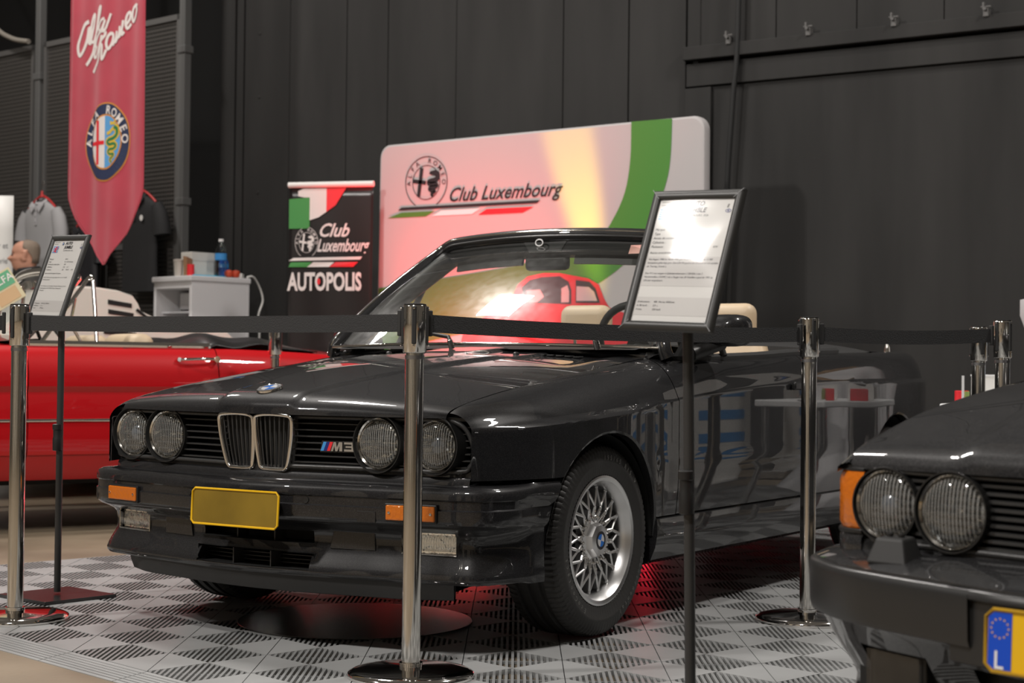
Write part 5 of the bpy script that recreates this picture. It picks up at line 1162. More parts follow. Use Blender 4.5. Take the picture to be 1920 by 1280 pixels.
# ------------------------------------------------------------------ red roadster at the left, seen from its side
def build_roadster():
    T = thing('roadster_car', 'red vintage open roadster with chrome windscreen frame and folded black hood, behind the black car', 'car', (2.0228, 3.552, FZ), rad(-24.5))
    RP = M['red_paint']; zo = -FZ; L0, L1 = -2.45, 1.78
    env = pch([-2.45, -2.3, -1.95, -1.2, .9, 1.35, 1.65, 1.78], [.45, .68, .78, .80, .80, .75, .64, .50])
    belt = pch([-2.45, -2.2, -1.6, -.7, .3, 1.0, 1.5, 1.78], [.72, .82, .90, .933, .933, .91, .84, .74])
    prof = [(.255, -.075), (.30, -.045), (.365, -.022), (.379, -.016), (.385, -.008), (.42, .0), (.50, .004), (.58, .004), (.66, -.004), (.700, -.012), (.710, -.006), (.73, .004), (.79, .004), (.84, -.008), (.89, -.028), (.92, -.05), (.933, -.072)]
    def yz(X, k): 
        z, d_ = prof[k]; b = belt(X); zz = z if z < .5 else .5 + (z - .5) * (b - .5) / .433
        return env(X) + d_ * min(1, env(X) / .8), zz
    def panel(X0, X1, s, nx=30, arches=()):
        rows = []
        for X in lin(X0, X1, nx):
            lo = .255
            for c in arches:
                q = .345 ** 2 - (X - c) ** 2
                if q > 0: lo = max(lo, .31 + sqrt(q))
            r = []
            for k in range(len(prof)):
                y, z = yz(X, k)
                if z < lo: y = yz(X, k)[0]; z = lo if k < len(prof) - 1 and yz(X, k + 1)[1] > lo or True else z
                r.append((X, s * y, z + zo))
            rows.append(r)
        return MB().grid(rows)
    for s in (-1, 1):
        obj('front_fender', panel(L0, -.693, s, 60, (-1.60,)), RP, T, 25); obj('door', panel(-.688, .322, s), RP, T, 25); obj('rear_fender', panel(.327, L1, s, 60, (1.00,)), RP, T, 25)
        for cx in (-1.60, 1.00):
            obj('wheel_well', MB().grid([[(cx + .34 * cos(pi * k / 20), s * .77, .31 + .34 * sin(pi * k / 20)), (cx + .34 * cos(pi * k / 20), s * .4, .31 + .34 * sin(pi * k / 20)), (cx, s * .399, .31)] for k in range(21)]), M['deep_black'], T, 60)
            w_ = obj('wheel', MB().lathe([(.19, .06), (.18, -.05), (.185, -.075), (.17, -.07), (.10, -.06), (.08, -.09), (0, -.095)], (0, 0, 0), (0, 1, 0), 40, caps=False), M['chrome'], T); w_.location = (cx, s * .65, .305); w_.rotation_euler = (0, 0, 0 if s < 0 else pi)
            obj('tyre', MB().lathe([(.19, .07), (.24, .08), (.29, .07), (.303, .05), (.303, -.05), (.29, -.07), (.24, -.08), (.19, -.07)], (0, 0, 0), (0, 1, 0), 48, caps=False), M['tyre'], w_)
        ch = M['chrome']
        obj('sill_trim', MB().tube([(X, s * (yz(X, 6)[0] + .003), .559 + zo) for X in lin(-1.0, .6, 20)], .008, 6), ch, T, 60)
        obj('belt_trim', MB().grid([[(X, s * (.735), .930 + zo), (X, s * .742, .945 + zo), (X, s * .725, .962 + zo), (X, s * .700, .955 + zo)] for X in lin(-.68, .30, 20)]), ch, T, 60)
        h = obj('door_handle', MB().tube(smooth_path([(.11, s * .80, .872 + zo), (.14, s * .822, .874 + zo), (.24, s * .824, .878 + zo), (.30, s * .812, .876 + zo)], 5), [.008] * 15 + [.011], 8), ch, T, 60)
        obj('handle_button', MB().cyl((.305, s * .785, .874 + zo), (.305, s * .825, .876 + zo), .017, 14).cyl((.10, s * .79, .872 + zo), (.10, s * .808, .872 + zo), .012, 12), ch, h)
        # quarter light
        q = [(-.60, s * .715, .955 + zo), (-.345, s * .612, 1.27 + zo), (-.325, s * .615, 1.285 + zo), (-.308, s * .62, 1.275 + zo), (-.314, s * .715, .955 + zo)]
        fr = obj('quarter_light_frame', MB().tube(smooth_path(q, 4), .011, 8), ch, T, 70)
        obj('quarter_light_glass', MB().add([V3(q[0]), V3(q[4]), V3(q[3]), V3(q[1])], [(0, 1, 2, 3)]), M['glass_plain'], fr, 0)
        obj('quarter_light_stay', MB().tube([(-.42, s * .68, 1.18 + zo), (-.45, s * .70, 1.05 + zo), (-.40, s * .715, .96 + zo)], .008, 6), ch, fr, 60)
        obj('front_seat', MB().box((-.02, s * .36, .86 + zo), (.16, .44, .30)).box((-.28, s * .36, .55 + zo), (.5, .46, .14)), M['leather'], T, 50, .06, bseg=4)
    # windscreen
    fr = smooth_path([(-.70, -.70, .955 + zo), (-.52, -.65, 1.14 + zo), (-.395, -.595, 1.275 + zo), (-.38, -.55, 1.30 + zo), (-.42, -.3, 1.335 + zo), (-.435, 0, 1.345 + zo), (-.42, .3, 1.335 + zo), (-.38, .55, 1.30 + zo), (-.395, .595, 1.275 + zo), (-.52, .65, 1.14 + zo), (-.70, .70, .955 + zo)], 6)
    wf = obj('windscreen_frame', MB().tube(fr, .024, 10, sx=.8), M['chrome'], T, 70)
    b = lambda t: V3((-.70 - .16 * (1 - t * t), .70 * t, .955 + zo + .02 * (1 - t * t))); a = lambda t: V3((-.385 - .05 * (1 - t * t), .575 * t, 1.29 + zo + .045 * (1 - t * t)))
    obj('windscreen_glass', MB().grid([[b(t) * (1 - v) + a(t) * v for t in lin(-1, 1, 15)] for v in lin(0, 1, 6)]), M['glass'], wf, 80)
    obj('inner_mirror', MB().box((-.45, 0, 1.27 + zo), (.03, .18, .05)), M['chrome'], T, 40, .01)
    # hood, deck, tail, nose
    tt = lin(-1, 1, 17)
    def deck(X0, X1, n, cr): return [[(X, (env(X) - .075) * t, belt(X) - .002 + zo + cr * (1 - t * t)) for t in tt] for X in lin(X0, X1, n)]
    obj('hood', MB().grid(deck(-2.42, -.72, 14, .07)), RP, T, 60); obj('rear_deck', MB().grid(deck(.86, 1.76, 14, .05)), RP, T, 60)
    for nm, X in (('nose', L0), ('tail', L1)):
        s_ = -1 if X < 0 else 1; obj(nm, MB().grid([[(X + s_ * .10 * (1 - t * t), (env(X) - .02) * t, z + zo) for t in tt] for z in (.26, .4, .55, .68, belt(X))]), RP, T, 60)
        obj(nm + '_bumper', MB().tube(smooth_path([(X - s_ * .35, -.80, .47 + zo), (X + s_ * .02, -.62, .47 + zo), (X + s_ * .16, 0, .47 + zo), (X + s_ * .02, .62, .47 + zo), (X - s_ * .35, .80, .47 + zo)], 5), .035, 10), M['chrome'], T, 60)
    obj('dashboard', MB().grid([[(x, .70 * t, z + zo) for t in tt] for x, z in ((-.80, .955), (-.62, .97), (-.50, .95), (-.48, .80), (-.5, .6))]), M['dash'], T, 50)
    obj('cockpit_floor', MB().box((0, 0, .35 + zo), (1.6, 1.36, .05)), M['dash'], T, 0); obj('cockpit_rear', MB().box((.86, 0, .62 + zo), (.03, 1.36, .58)), M['dash'], T, 0)
    obj('underbody', MB().box((0, 0, .30 + zo), (3.2, 1.1, .16)), M['deep_black'], T, 0)
    sw = V3((-.42, -.36, .93 + zo)); nx = nrm((.85, 0, .5)); u_ = V3((0, 1, 0)); v_ = np.cross(nx, u_)
    obj('steering_wheel', MB().tube([sw + .19 * (cos(a_) * u_ + sin(a_) * v_) for a_ in lin(0, 2 * pi * 31 / 32, 32)], .010, 8, True).tube([sw - .18 * u_, sw + .18 * u_], .010, 6), M['dash'], T, 80)
    # folded hood: rumpled black cover
    rng = random.Random(3); rows = []
    for X in lin(-.18, .95, 34):
        u = (X + .18) / 1.13; r = []
        for y in lin(-.74, .74, 31):
            v = y / .74; w_ = .065 * sin(pi * u) ** .6 * (1 - abs(v) ** 4) + .020 * sin(9 * u + 3 * v) * sin(pi * u) + .014 * sin(22 * u - 5 * v) * sin(pi * u) + .03 * sm(.45, .75, u) * (1 - sm(.8, 1, u))
            cut = .055 * sm(-.06, .05, X) * (1 - sm(.22, .34, X)) * (1 if v < 0 else .3)
            r.append((X, y * (1 - .05 * u * u), .925 + zo + w_ - cut))
        rows.append(r)
    obj('folded_hood', MB().grid(rows), mat('hood_vinyl', (.012, .012, .012), .35), T, 80, solid=.006)
    return T
ROADSTER = build_roadster()
card = thing('price_card', 'tilted card with orange and green panels leaning on the red car windscreen', 'card', (1.21, 3.57, 1.193))
CS = plane_map((0, 0, 0), nrm((sin(rad(44)) * .86, -cos(rad(44)) * .86, .55)), nrm((-cos(rad(44)), -sin(rad(44)), .18)))
obj('card_board', MB().poly([(-.15, -.09), (.15, -.09), (.15, .09), (-.15, .09)], CS, 0, .004), mat('card_cream', (.60, .55, .35), .5), card, 0)
for nm, q, c in (('orange_panel', (-.14, -.08, 0, .0), (.62, .18, .06)), ('green_panel', (.01, .0, .14, .08), (.10, .38, .2)), ('dark_panel', (-.13, .01, -.01, .08), (.12, .06, .03)), ('tan_panel', (.01, -.08, .13, -.01), (.55, .38, .2))):
    obj(nm, MB().poly([(q[0], q[1]), (q[2], q[1]), (q[2], q[3]), (q[0], q[3])], CS, .0015), mat(nm, c, .5), card, 0)
obj('card_lettering', MB().text('ALFA', .055, CS, (.02, .025), .003, 'LEFT', 0, 0, .01), M['off_white'], card, 0); obj('card_lettering', MB().text('ROMEO', .035, CS, (-.13, -.06), .003, 'LEFT', 0, 0, .01), M['off_white'], card, 0)

# ------------------------------------------------------------------ white coupe behind the red car
wc = thing('coupe_car', 'white car with dark slots in its rear pillar, mostly hidden behind the red car', 'car', (2.0228, 3.552, FZ), rad(-24.5))
zo = -FZ
sil = [(-2.35, .32), (-2.45, .55), (-2.3, .74), (-1.5, .93), (-.95, 1.0), (-.45, 1.015), (-.12, 1.02), (.10, 1.29), (.21, 1.325), (.34, 1.325), (.48, 1.31), (.575, 1.283), (.61, 1.235), (.63, 1.185), (.72, 1.147), (.80, 1.092), (1.22, 1.072), (1.30, 1.0), (1.31, .7), (1.26, .35)]
rows = []
for y, k in ((1.25, 0), (1.28, .5), (1.40, 1.0), (2.0, 1.25), (2.6, 1.0), (2.72, .5), (2.75, 0)):
    rows.append([(x, y, z + zo + .02 * k * (1 if z > 1 else 0)) for x, z in sil])
n = len(sil); mb = MB().grid(rows, closed=True); mb.add(rows[0], [tuple(range(n))]); mb.add(rows[-1], [tuple(range(n))])
obj('body', mb, M['white_paint'], wc, 50)
for k, (z0, z1, x0, x1) in enumerate(((1.229, 1.258, .41, .567), (1.168, 1.196, .413, .58), (1.107, 1.136, .41, .588), (1.04, 1.071, .385, .60))):
    obj('pillar_slot', MB().hexa([(x0, 1.244, z0 + zo), (x1, 1.244, z0 - .02 + zo), (x1, 1.244, z1 - .022 + zo), (x0, 1.244, z1 + zo)], [(x0, 1.27, z0 + zo), (x1, 1.27, z0 - .02 + zo), (x1, 1.27, z1 - .022 + zo), (x0, 1.27, z1 + zo)]), M['deep_black'], wc, 0)
obj('rear_window_seal', MB().tube([(.60, 1.246, 1.20 + zo), (.66, 1.246, 1.155 + zo), (.80, 1.246, 1.10 + zo), (1.0, 1.25, 1.085 + zo), (1.22, 1.26, 1.072 + zo)], .010, 8), M['rubber_gloss'], wc, 60)
for x in (-1.75, .78):
    for y in (1.36, 2.64): obj('wheel', MB().lathe([(.17, -.09), (.29, -.08), (.305, -.05), (.305, .05), (.29, .08), (.17, .09)], (x, y, .305), (0, 1, 0), 40).cyl((x, y - .07, .305), (x, y + .07, .305), .17, 24), M['tyre'], wc)
# ------------------------------------------------------------------ fridge on a table with things on top
ca, sa = rad(35), rad(55); rt_ = V3((.693, -.72, 0)); aw = V3((.72, .693, 0))
es_ = rt_ * cos(ca) + aw * sin(ca); ef_ = -rt_ * cos(sa) + aw * sin(sa); FC = V3((4.333, 5.156, 0))
FQ = lambda a, b, z: FC + es_ * a * 1.1 + ef_ * b * 1.1 + V3((0, 0, z + (.06 if z > .3 else 0)))
def hex_(mb, a0, a1, b0, b1, z0, z1): return mb.hexa([FQ(a0, b0, z0), FQ(a1, b0, z0), FQ(a1, b1, z0), FQ(a0, b1, z0)], [FQ(a0, b0, z1), FQ(a1, b0, z1), FQ(a1, b1, z1), FQ(a0, b1, z1)])
def rel(mb, o): mb.v = [tuple(V3(p) - V3(o)) for p in mb.v]; return mb
o = FQ(.24, .23, FZ); tb = thing('work_table', 'plain grey table under the small white fridge', 'table', tuple(o))
obj('table_top', rel(hex_(MB(), -.03, .53, -.03, .50, .585, .615), o), M['post_grey'], tb, 0, .004)
for a, b in ((.01, .01), (.49, .01), (.01, .46), (.49, .46)): obj('leg', rel(hex_(MB(), a - .02, a + .02, b - .02, b + .02, FZ, .585), o), M['post_grey'], tb, 0)
o = FQ(.24, .22, .615); fg = thing('fridge', 'small white fridge with an open front standing on a table by the fence', 'fridge', tuple(o)); WH = mat('fridge_white', (.66, .65, .66), .35)
# the open side is the left hand face (a = 0)
sh = MB(); hex_(sh, .45, .477, 0, .445, .615, 1.40); hex_(sh, .0, .45, 0, .03, .615, 1.40); hex_(sh, .0, .45, .415, .445, .615, 1.40); hex_(sh, .0, .45, .03, .415, .615, .66); hex_(sh, .0, .45, .03, .415, 1.35, 1.40)
obj('cabinet', rel(sh, o), WH, fg, 0, .004)
obj('top_panel', rel(hex_(MB(), -.015, .485, -.008, .453, 1.40, 1.442), o), WH, fg, 0, .008)
for z in (.95, 1.17): obj('shelf', rel(hex_(MB(), .05, .45, .03, .415, z, z + .012), o), mat('shelf_frost', (.6, .6, .62), .2), fg, 0)
obj('inner_box', rel(hex_(MB(), .18, .45, .06, .40, 1.20, 1.33), o), mat('freezer_white', (.72, .71, .72), .3), fg, 0, .01)
o = FQ(.08, .10, .962); tag(obj('drink_can', MB().lathe([(.026, 0), (.032, .006), (.032, .108), (.025, .118), (0, .118)], (0, 0, 0), (0, 0, 1), 20), mat('can_red', (.5, .03, .03), .3)), 'red can standing inside the open white fridge', 'can').location = tuple(FQ(.10, .10, .962))
ZT = 1.442
def at(a, b, z=ZT): return tuple(FQ(a, b, z))
c = thing('carton_box', 'cream cardboard box on top of the white fridge', 'box', at(.20, .22), math.atan2(es_[1], es_[0])); obj('box_body', MB().box((0, 0, .098), (.205, .14, .18)), mat('cream_card', (.62, .60, .55), .6), c, 0, .004); obj('box_flap', MB().box((0, -.071, .155), (.205, .003, .065)), mat('cream_card_2', (.58, .56, .52), .6), c, 0)
tag(obj('blue_tray', MB().box((0, 0, .006), (.36, .10, .012), math.atan2(es_[1], es_[0])), mat('tray_blue', (.08, .42, .62), .4), None, 0, .003), 'flat light blue tray in front of the cream box', 'tray').location = at(.22, .09)
def bottle(lbl, loc, h, r, m, cap):
    b = thing('water_bottle', lbl, 'bottle', loc, 0, 'bottles on the fridge')
    obj('bottle_body', MB().lathe([(r * .8, 0), (r, .01), (r, h * .22), (r * .93, h * .25), (r, h * .28), (r, h * .62), (r * .92, h * .72), (r * .5, h * .86), (r * .36, h * .90), (r * .36, h * .95), (0, h * .95)], (0, 0, 0), (0, 0, 1), 24), m, b, 60)
    obj('bottle_label', MB().lathe([(r * 1.01, h * .45), (r * 1.01, h * .62)], (0, 0, 0), (0, 0, 1), 24, caps=False), M['light_blue'], b)
    obj('bottle_cap', MB().lathe([(r * .42, h * .93), (r * .42, h), (0, h)], (0, 0, 0), (0, 0, 1), 16), cap, b)
M['pet'] = glass_mat('pet_clear', (.82, .87, .90), 2.2, 0, 1.4, .02)
bottle('tall clear water bottle with a blue label on the fridge', at(.27, .05), .288, .044, M['pet'], M['white']); bottle('shorter blue bottle behind the clear water bottle', at(.36, .14), .178, .037, mat('bottle_blue', (.02, .10, .40), .2), M['dark_blue'])
for i, (a, b_, lbl) in enumerate(((.33, .04, 'red fruit on the fridge, left one beside the bottle'), (.38, .03, 'red fruit on the fridge, right one near its edge'))):
    f = thing('apple', lbl, 'fruit', at(a, b_), 0, 'red fruit on the fridge'); obj('flesh', MB().lathe([(0, .006), (.012, .0), (.028, .010), (.034, .030), (.030, .050), (.014, .058), (0, .050)], (0, 0, 0), (0, 0, 1), 20), mat('apple_red', (.55, .07, .03), .35), f); obj('stem', MB().cyl((0, 0, .05), (.004, 0, .066), .002, 6), M['grey_ink'], f)
cp = thing('cup', 'cream paper cup at the left end of the fridge top', 'cup', at(.03, .20)); obj('cup_wall', MB().lathe([(.028, 0), (.036, .115), (.038, .118), (.034, .116), (.026, .004)], (0, 0, 0), (0, 0, 1), 24, caps=False), mat('cup_cream', (.55, .52, .47), .5), cp); obj('cup_lid', MB().lathe([(.039, .112), (.039, .124), (.03, .128), (0, .128)], (0, 0, 0), (0, 0, 1), 24), mat('lid_beige', (.42, .38, .34), .4), cp)
tg = thing('snack_tin', 'red tin with a paper bag between the cup and the box', 'tin', at(.06, .10)); obj('tin', MB().lathe([(.027, 0), (.027, .088), (0, .088)], (0, 0, 0), (0, 0, 1), 20), M['flag_red'], tg); obj('paper_bag', MB().hexa([(-.01, .03, 0), (.05, .03, 0), (.05, .06, 0), (-.01, .06, 0)], [(-.02, .02, .145), (.05, .03, .13), (.05, .05, .135), (-.02, .06, .15)]), mat('bag_brown', (.30, .17, .09), .6), tg, 0)
tag(obj('power_cable', MB().tube(smooth_path([FQ(.47, .02, ZT + .01), FQ(.53, .03, ZT + .015), FQ(.60, .05, ZT - .06), FQ(.63, .05, ZT - .16), FQ(.60, .06, ZT - .28), FQ(.62, .07, ZT - .42), FQ(.60, .08, .64)], 6), .0075, 8), M['off_white'], None, 60), 'white cable looping down beside the white fridge', 'cable')
tag(obj('socket_block', MB().box((0, 0, .018), (.11, .05, .036), .6), M['off_white'], None, 0, .006), 'white socket block on the right end of the fridge top', 'socket').location = at(.43, .05)

# ------------------------------------------------------------------ shirts on hangers on the fence
def shirt(name, lbl, s, ztop, w, length, m, mc, lean=0.0, logo=None):
    o = FS(s, ztop, .14); T = thing(name, lbl, 'shirt', tuple(o), 0, 'polo shirts on the fence'); X_ = -fd; N_ = nrm(FS(0, 0, 1) - FS(0, 0, 0))
    S = lambda u, v, h=0.0: X_ * (u + lean * v) + V3((0, 0, v)) + N_ * h
    rows = []
    for v, hw, dp in ((-.02, w * .16, .025), (-.04, w * .26, .035), (-.075, w * .40, .045), (-.11, w * .475, .05), (-.16, w * .49, .055), (-.24, w * .44, .055), (-.36, w * .43, .05), (-.5, w * .44, .045), (-length, w * .45, .05)):
        rows.append([S(hw * np.sign(cos(a)) * abs(cos(a)) ** .7, v, dp * sin(a) + .010 * sin(5 * cos(a) * 2 + v * 14) * (-v)) for a in lin(0, 2 * pi * 31 / 32, 32)])
    obj('cloth', MB().grid(rows, closed=True), m, T, 70)
    for q in (-1, 1):
        pth = [S(q * w * .42, -.10), S(q * w * .50, -.17), S(q * w * .56, -.27), S(q * w * .575, -.34)]; obj('sleeve', MB().tube(pth, [.055, .072, .078, .080], 16, caps=False, sx=.75), m, T, 70)
        obj('collar_wing', MB().hexa([S(q * .008, -.065, .058), S(q * .085, -.015, .036), S(q * .105, -.055, .055), S(q * .055, -.115, .064)], [S(q * .010, -.065, .064), S(q * .085, -.012, .044), S(q * .108, -.055, .061), S(q * .055, -.118, .070)]), mc, T, 0, .003)
    obj('collar_band', MB().grid([[S(.085 * cos(a), -.02 + .035 * sin(a) ** 2 * (0 if sin(a) > 0 else 1) - .03 * max(0, sin(a)), .04 * sin(a)) for a in lin(0, 2 * pi, 21)], [S(.075 * cos(a), .015 - .045 * max(0, sin(a)), .034 * sin(a)) for a in lin(0, 2 * pi, 21)]]), mc, T, 60, solid=.004)
    pk = obj('placket', MB().hexa([S(-.016, -.07, .056), S(.016, -.07, .056), S(.016, -.22, .058), S(-.016, -.22, .058)], [S(-.016, -.07, .062), S(.016, -.07, .062), S(.016, -.22, .064), S(-.016, -.22, .064)]), mc, T, 0)
    for v in (-.10, -.15, -.20): obj('button', MB().lathe([(.006, 0), (.006, .002), (0, .003)], S(0, v, .064), N_, 10), M['off_white'] if logo else M['grey_ink'], pk)
    if logo: obj('chest_emblem', MB().ellipse((logo[0], logo[1]), .022, .024, lambda u, v, h: S(u, v, h), .066, 16), M['off_white'], T, 0)
    hl = lbl.split(' hanging')[0]
    H = thing('coat_hanger', 'red hanger holding the ' + hl, 'hanger', tuple(o), 0, 'red coat hangers'); RH = mat('hanger_red', (.5, .03, .03), .4)
    obj('shoulder_bar', MB().tube(smooth_path([S(-w * .40, -.075), S(-.10, -.005), S(0, .03), S(.10, -.005), S(w * .40, -.075)], 5), .010, 8), RH, H, 60); obj('neck', MB().tube([S(0, .02), S(0, .075)], [.016, .009], 8), RH, H, 60)
    obj('hook', MB().tube(smooth_path([S(0, .07), S(0, .13), S(.015, .16), S(.03, .14), S(.02, .12)], 5), .003, 6), M['steel'], H, 60)
shirt('polo_shirt', 'light grey polo shirt hanging beside the white poster', 1.74, 2.235, .50, .70, mat('cloth_grey', (.34, .335, .34), .8, bump=.1, bscale=200), mat('collar_grey', (.42, .41, .42), .8))
shirt('polo_shirt', 'black polo shirt hanging right of the red pennant', .36, 2.20, .50, .78, mat('cloth_black', (.014, .014, .015), .8, bump=.1, bscale=200), mat('collar_black', (.018, .018, .019), .8), 0, (.10, -.20))
shirt('polo_shirt', 'second black shirt hanging behind the left framed sign', 1.10, 2.0, .42, .72, M['ink'], M['ink'], 0, (.03, -.30))

# ------------------------------------------------------------------ visitor by the white poster
def person():
    T = thing('person', 'bald man in a dark jacket standing side-on before the white poster', 'person', (3.76, 6.24, FZ), math.atan2(.84, -.543) + .12)
    sk = mat('skin', (.50, .25, .17), .5); jk = mat('jacket_black', (.018, .018, .020), .7, bump=.15, bscale=80); tr = mat('trousers_dark', (.03, .03, .04), .8)
    def baked(ob):
        bpy.context.view_layer.update(); dg = bpy.context.evaluated_depsgraph_get(); me = bpy.data.meshes.new_from_object(ob.evaluated_get(dg)); r = MB().add([tuple(v.co) for v in me.vertices], [tuple(p.vertices) for p in me.polygons]); bpy.data.objects.remove(ob); return r
    H = 1.745
    def ring(mb, secs, n=28):
        rows = [[V3((x + rx * cos(a), y + ry * sin(a), z)) for a in lin(0, 2 * pi * (n - 1) / n, n)] for x, y, z, rx, ry in secs]
        mb.grid(rows, closed=True); mb.add(rows[0], [tuple(range(n))]); mb.add(rows[-1], [tuple(range(n))]); return mb
    def solid(name, mb, m, vox=.0065):
        tmp = obj('tmp', mb, m, None, 0); rm = tmp.modifiers.new('r', 'REMESH'); rm.mode = 'VOXEL'; rm.voxel_size = vox
        sm2 = tmp.modifiers.new('q', 'SMOOTH'); sm2.iterations = 4
        return obj(name, baked(tmp), m, T, 180)
    mb = ring(MB(), [(0, 0, .80, .09, .15), (0, 0, .95, .12, .17), (-.01, 0, 1.12, .105, .15), (0, 0, 1.30, .115, .175), (-.01, 0, 1.42, .09, .175), (-.015, 0, 1.475, .06, .10)])
    mb.tube([(-.012, 0, 1.44), (.0, 0, 1.53), (.02, 0, 1.60)], [.062, .056, .058], 20)
    for s_ in (-1, 1):
        mb.tube(smooth_path([(-.008, s_ * .17, 1.42), (-.01, s_ * .205, 1.36), (-.02, s_ * .245, 1.14), (.06, s_ * .237, .92), (.08, s_ * .232, .84)], 4), [.058, .058, .057, .056, .055, .052, .048, .045, .044, .042, .038, .035, .031, .030, .032, .034, .033], 16)
        mb.tube(smooth_path([(.08, s_ * .232, .85), (.086, s_ * .232, .80), (.088, s_ * .232, .772)], 4), [.026, .032, .036, .039, .040, .040, .038, .034, .030], 14, sx=.7)
        mb.tube(smooth_path([(0, s_ * .09, .90), (.01, s_ * .10, .50), (-.02, s_ * .10, .08)], 5), [.095, .092, .086, .078, .070, .062, .060, .062, .054, .046, .042], 18)
        mb.tube([(-.03, s_ * .10, .06), (.04, s_ * .10, .05), (.13, s_ * .10, .035)], [.042, .042, .032], 14)
    # head: cranium, jaw, brow, nose, lips, ears in one sculpted surface
    hc = V3((.035, 0, 1.655)); rows = []
    prf = [(-.125, .030, -.02, .03), (-.118, .052, -.035, .042), (-.10, .082, -.06, .055), (-.082, .092, -.075, .062), (-.066, .096, -.085, .066), (-.058, .101, -.088, .067), (-.05, .098, -.09, .068), (-.04, .10, -.092, .069), (-.03, .112, -.094, .070), (-.02, .116, -.096, .071), (-.005, .104, -.098, .073), (.012, .094, -.10, .075), (.026, .098, -.101, .077), (.045, .096, -.102, .078), (.07, .086, -.098, .075), (.09, .066, -.085, .064), (.105, .038, -.055, .044), (.112, .0, -.02, .016)]
    nose = {-.05: .004, -.04: .012, -.03: .020, -.02: .018, -.005: .010, .012: .004}
    for z, xf, xb, wy in prf:
        r = []
        for k in range(36):
            a = 2 * pi * k / 36; cx = (xf + xb) / 2; rx = (xf - xb) / 2; x = cx + rx * cos(a); y = wy * sin(a) * (1 - .12 * max(0, cos(a)))
            da = min(a, 2 * pi - a)
            if da < .34 and z in nose: x += nose[z] * (1 - da / .34)
            if .3 < da < .55 and -.012 < z < .02: x -= .008
            if abs(da - pi / 2 - .12) < .14 and -.045 < z < .03: y += .016 * np.sign(y) 
            r.append(hc + V3((x, y, z)))
        rows.append(r)
    mb.grid(rows, closed=True); mb.add(rows[0], [tuple(range(36))]); mb.add(rows[-1], [tuple(range(36))])
    for s_ in (-1, 1):
        for j, (dy, ln) in enumerate(((-.026, .062), (-.010, .075), (.006, .070), (.022, .055))):
            p0 = V3((.085 + dy * .9, s_ * .232, .79)); mb.tube([p0, p0 + V3((.006, s_ * .002, -ln * .5)), p0 + V3((-.004, -s_ * .012, -ln))], [.009, .0085, .007], 8)
        mb.tube([V3((.10, s_ * .222, .835)), V3((.125, s_ * .21, .80)), V3((.128, s_ * .205, .765))], [.011, .010, .008], 8)
    b = solid('body', mb, sk, .0055)
    hr = []
    for z, xb, wy in ((-.06, .092, .071), (-.02, .100, .075), (.02, .104, .080), (.05, .105, .081), (.078, .098, .076), (.10, .075, .058), (.114, .03, .022)):
        f = .60 if z < 0 else (.80 if z < .04 else 1.05)
        hr.append([hc + V3((-xb * cos(a) - .003, wy * 1.02 * sin(a), z + .003)) for a in lin(-pi / 2 * f, pi / 2 * f, 17)])
    obj('hair', MB().grid(hr), mat('hair_grey', (.22, .17, .13), .8, bump=.4, bscale=200), T, 70, solid=.003)
    for s_ in (-1, 1): obj('eye', MB().lathe([(.011, 0), (.009, .005), (0, .008)], hc + V3((.088, s_ * .030, .004)), (1, s_ * .25, 0), 12), M['ink'], T)
    mb = ring(MB(), [(0, 0, .80, .135, .19), (0, 0, .95, .145, .20), (-.01, 0, 1.14, .135, .185), (0, 0, 1.32, .14, .205), (-.01, 0, 1.43, .11, .20), (-.012, 0, 1.49, .085, .13), (-.005, 0, 1.525, .072, .085)])
    for s_ in (-1, 1): mb.tube(smooth_path([(-.008, s_ * .17, 1.42), (-.01, s_ * .215, 1.36), (-.02, s_ * .255, 1.14), (.06, s_ * .245, .92), (.078, s_ * .236, .865)], 4), [.082, .082, .08, .078, .076, .072, .068, .065, .064, .06, .056, .052, .048, .046, .044, .043, .043], 16)
    solid('jacket', mb, jk, .009)
    obj('jacket_collar', MB().lathe([(.082, 0), (.088, .05), (.083, .062), (.075, .05), (.072, 0)], (.0, 0, 1.505), nrm((.15, 0, 1)), 28, caps=False), jk, T)
    mb = ring(MB(), [(0, 0, .78, .11, .17), (0, 0, .98, .13, .178)])
    for s_ in (-1, 1): mb.tube(smooth_path([(0, s_ * .09, .90), (.01, s_ * .10, .50), (-.02, s_ * .10, .06)], 5), [.105, .102, .097, .09, .084, .08, .077, .074, .07, .067, .066], 18)
    solid('trousers', mb, tr, .009)
    for s_ in (-1, 1): obj('shoe', MB().grid([[V3((.05 + x, s_ * .10 + w_ * cos(a), max(0.0, .045 + h_ * sin(a)))) for a in lin(0, 2 * pi * 15 / 16, 16)] for x, w_, h_ in ((-.13, .02, .03), (-.11, .045, .05), (0, .048, .05), (.10, .05, .042), (.16, .035, .04), (.18, .01, .03))], closed=True), M['ink'], T, 60)
    return T
person()

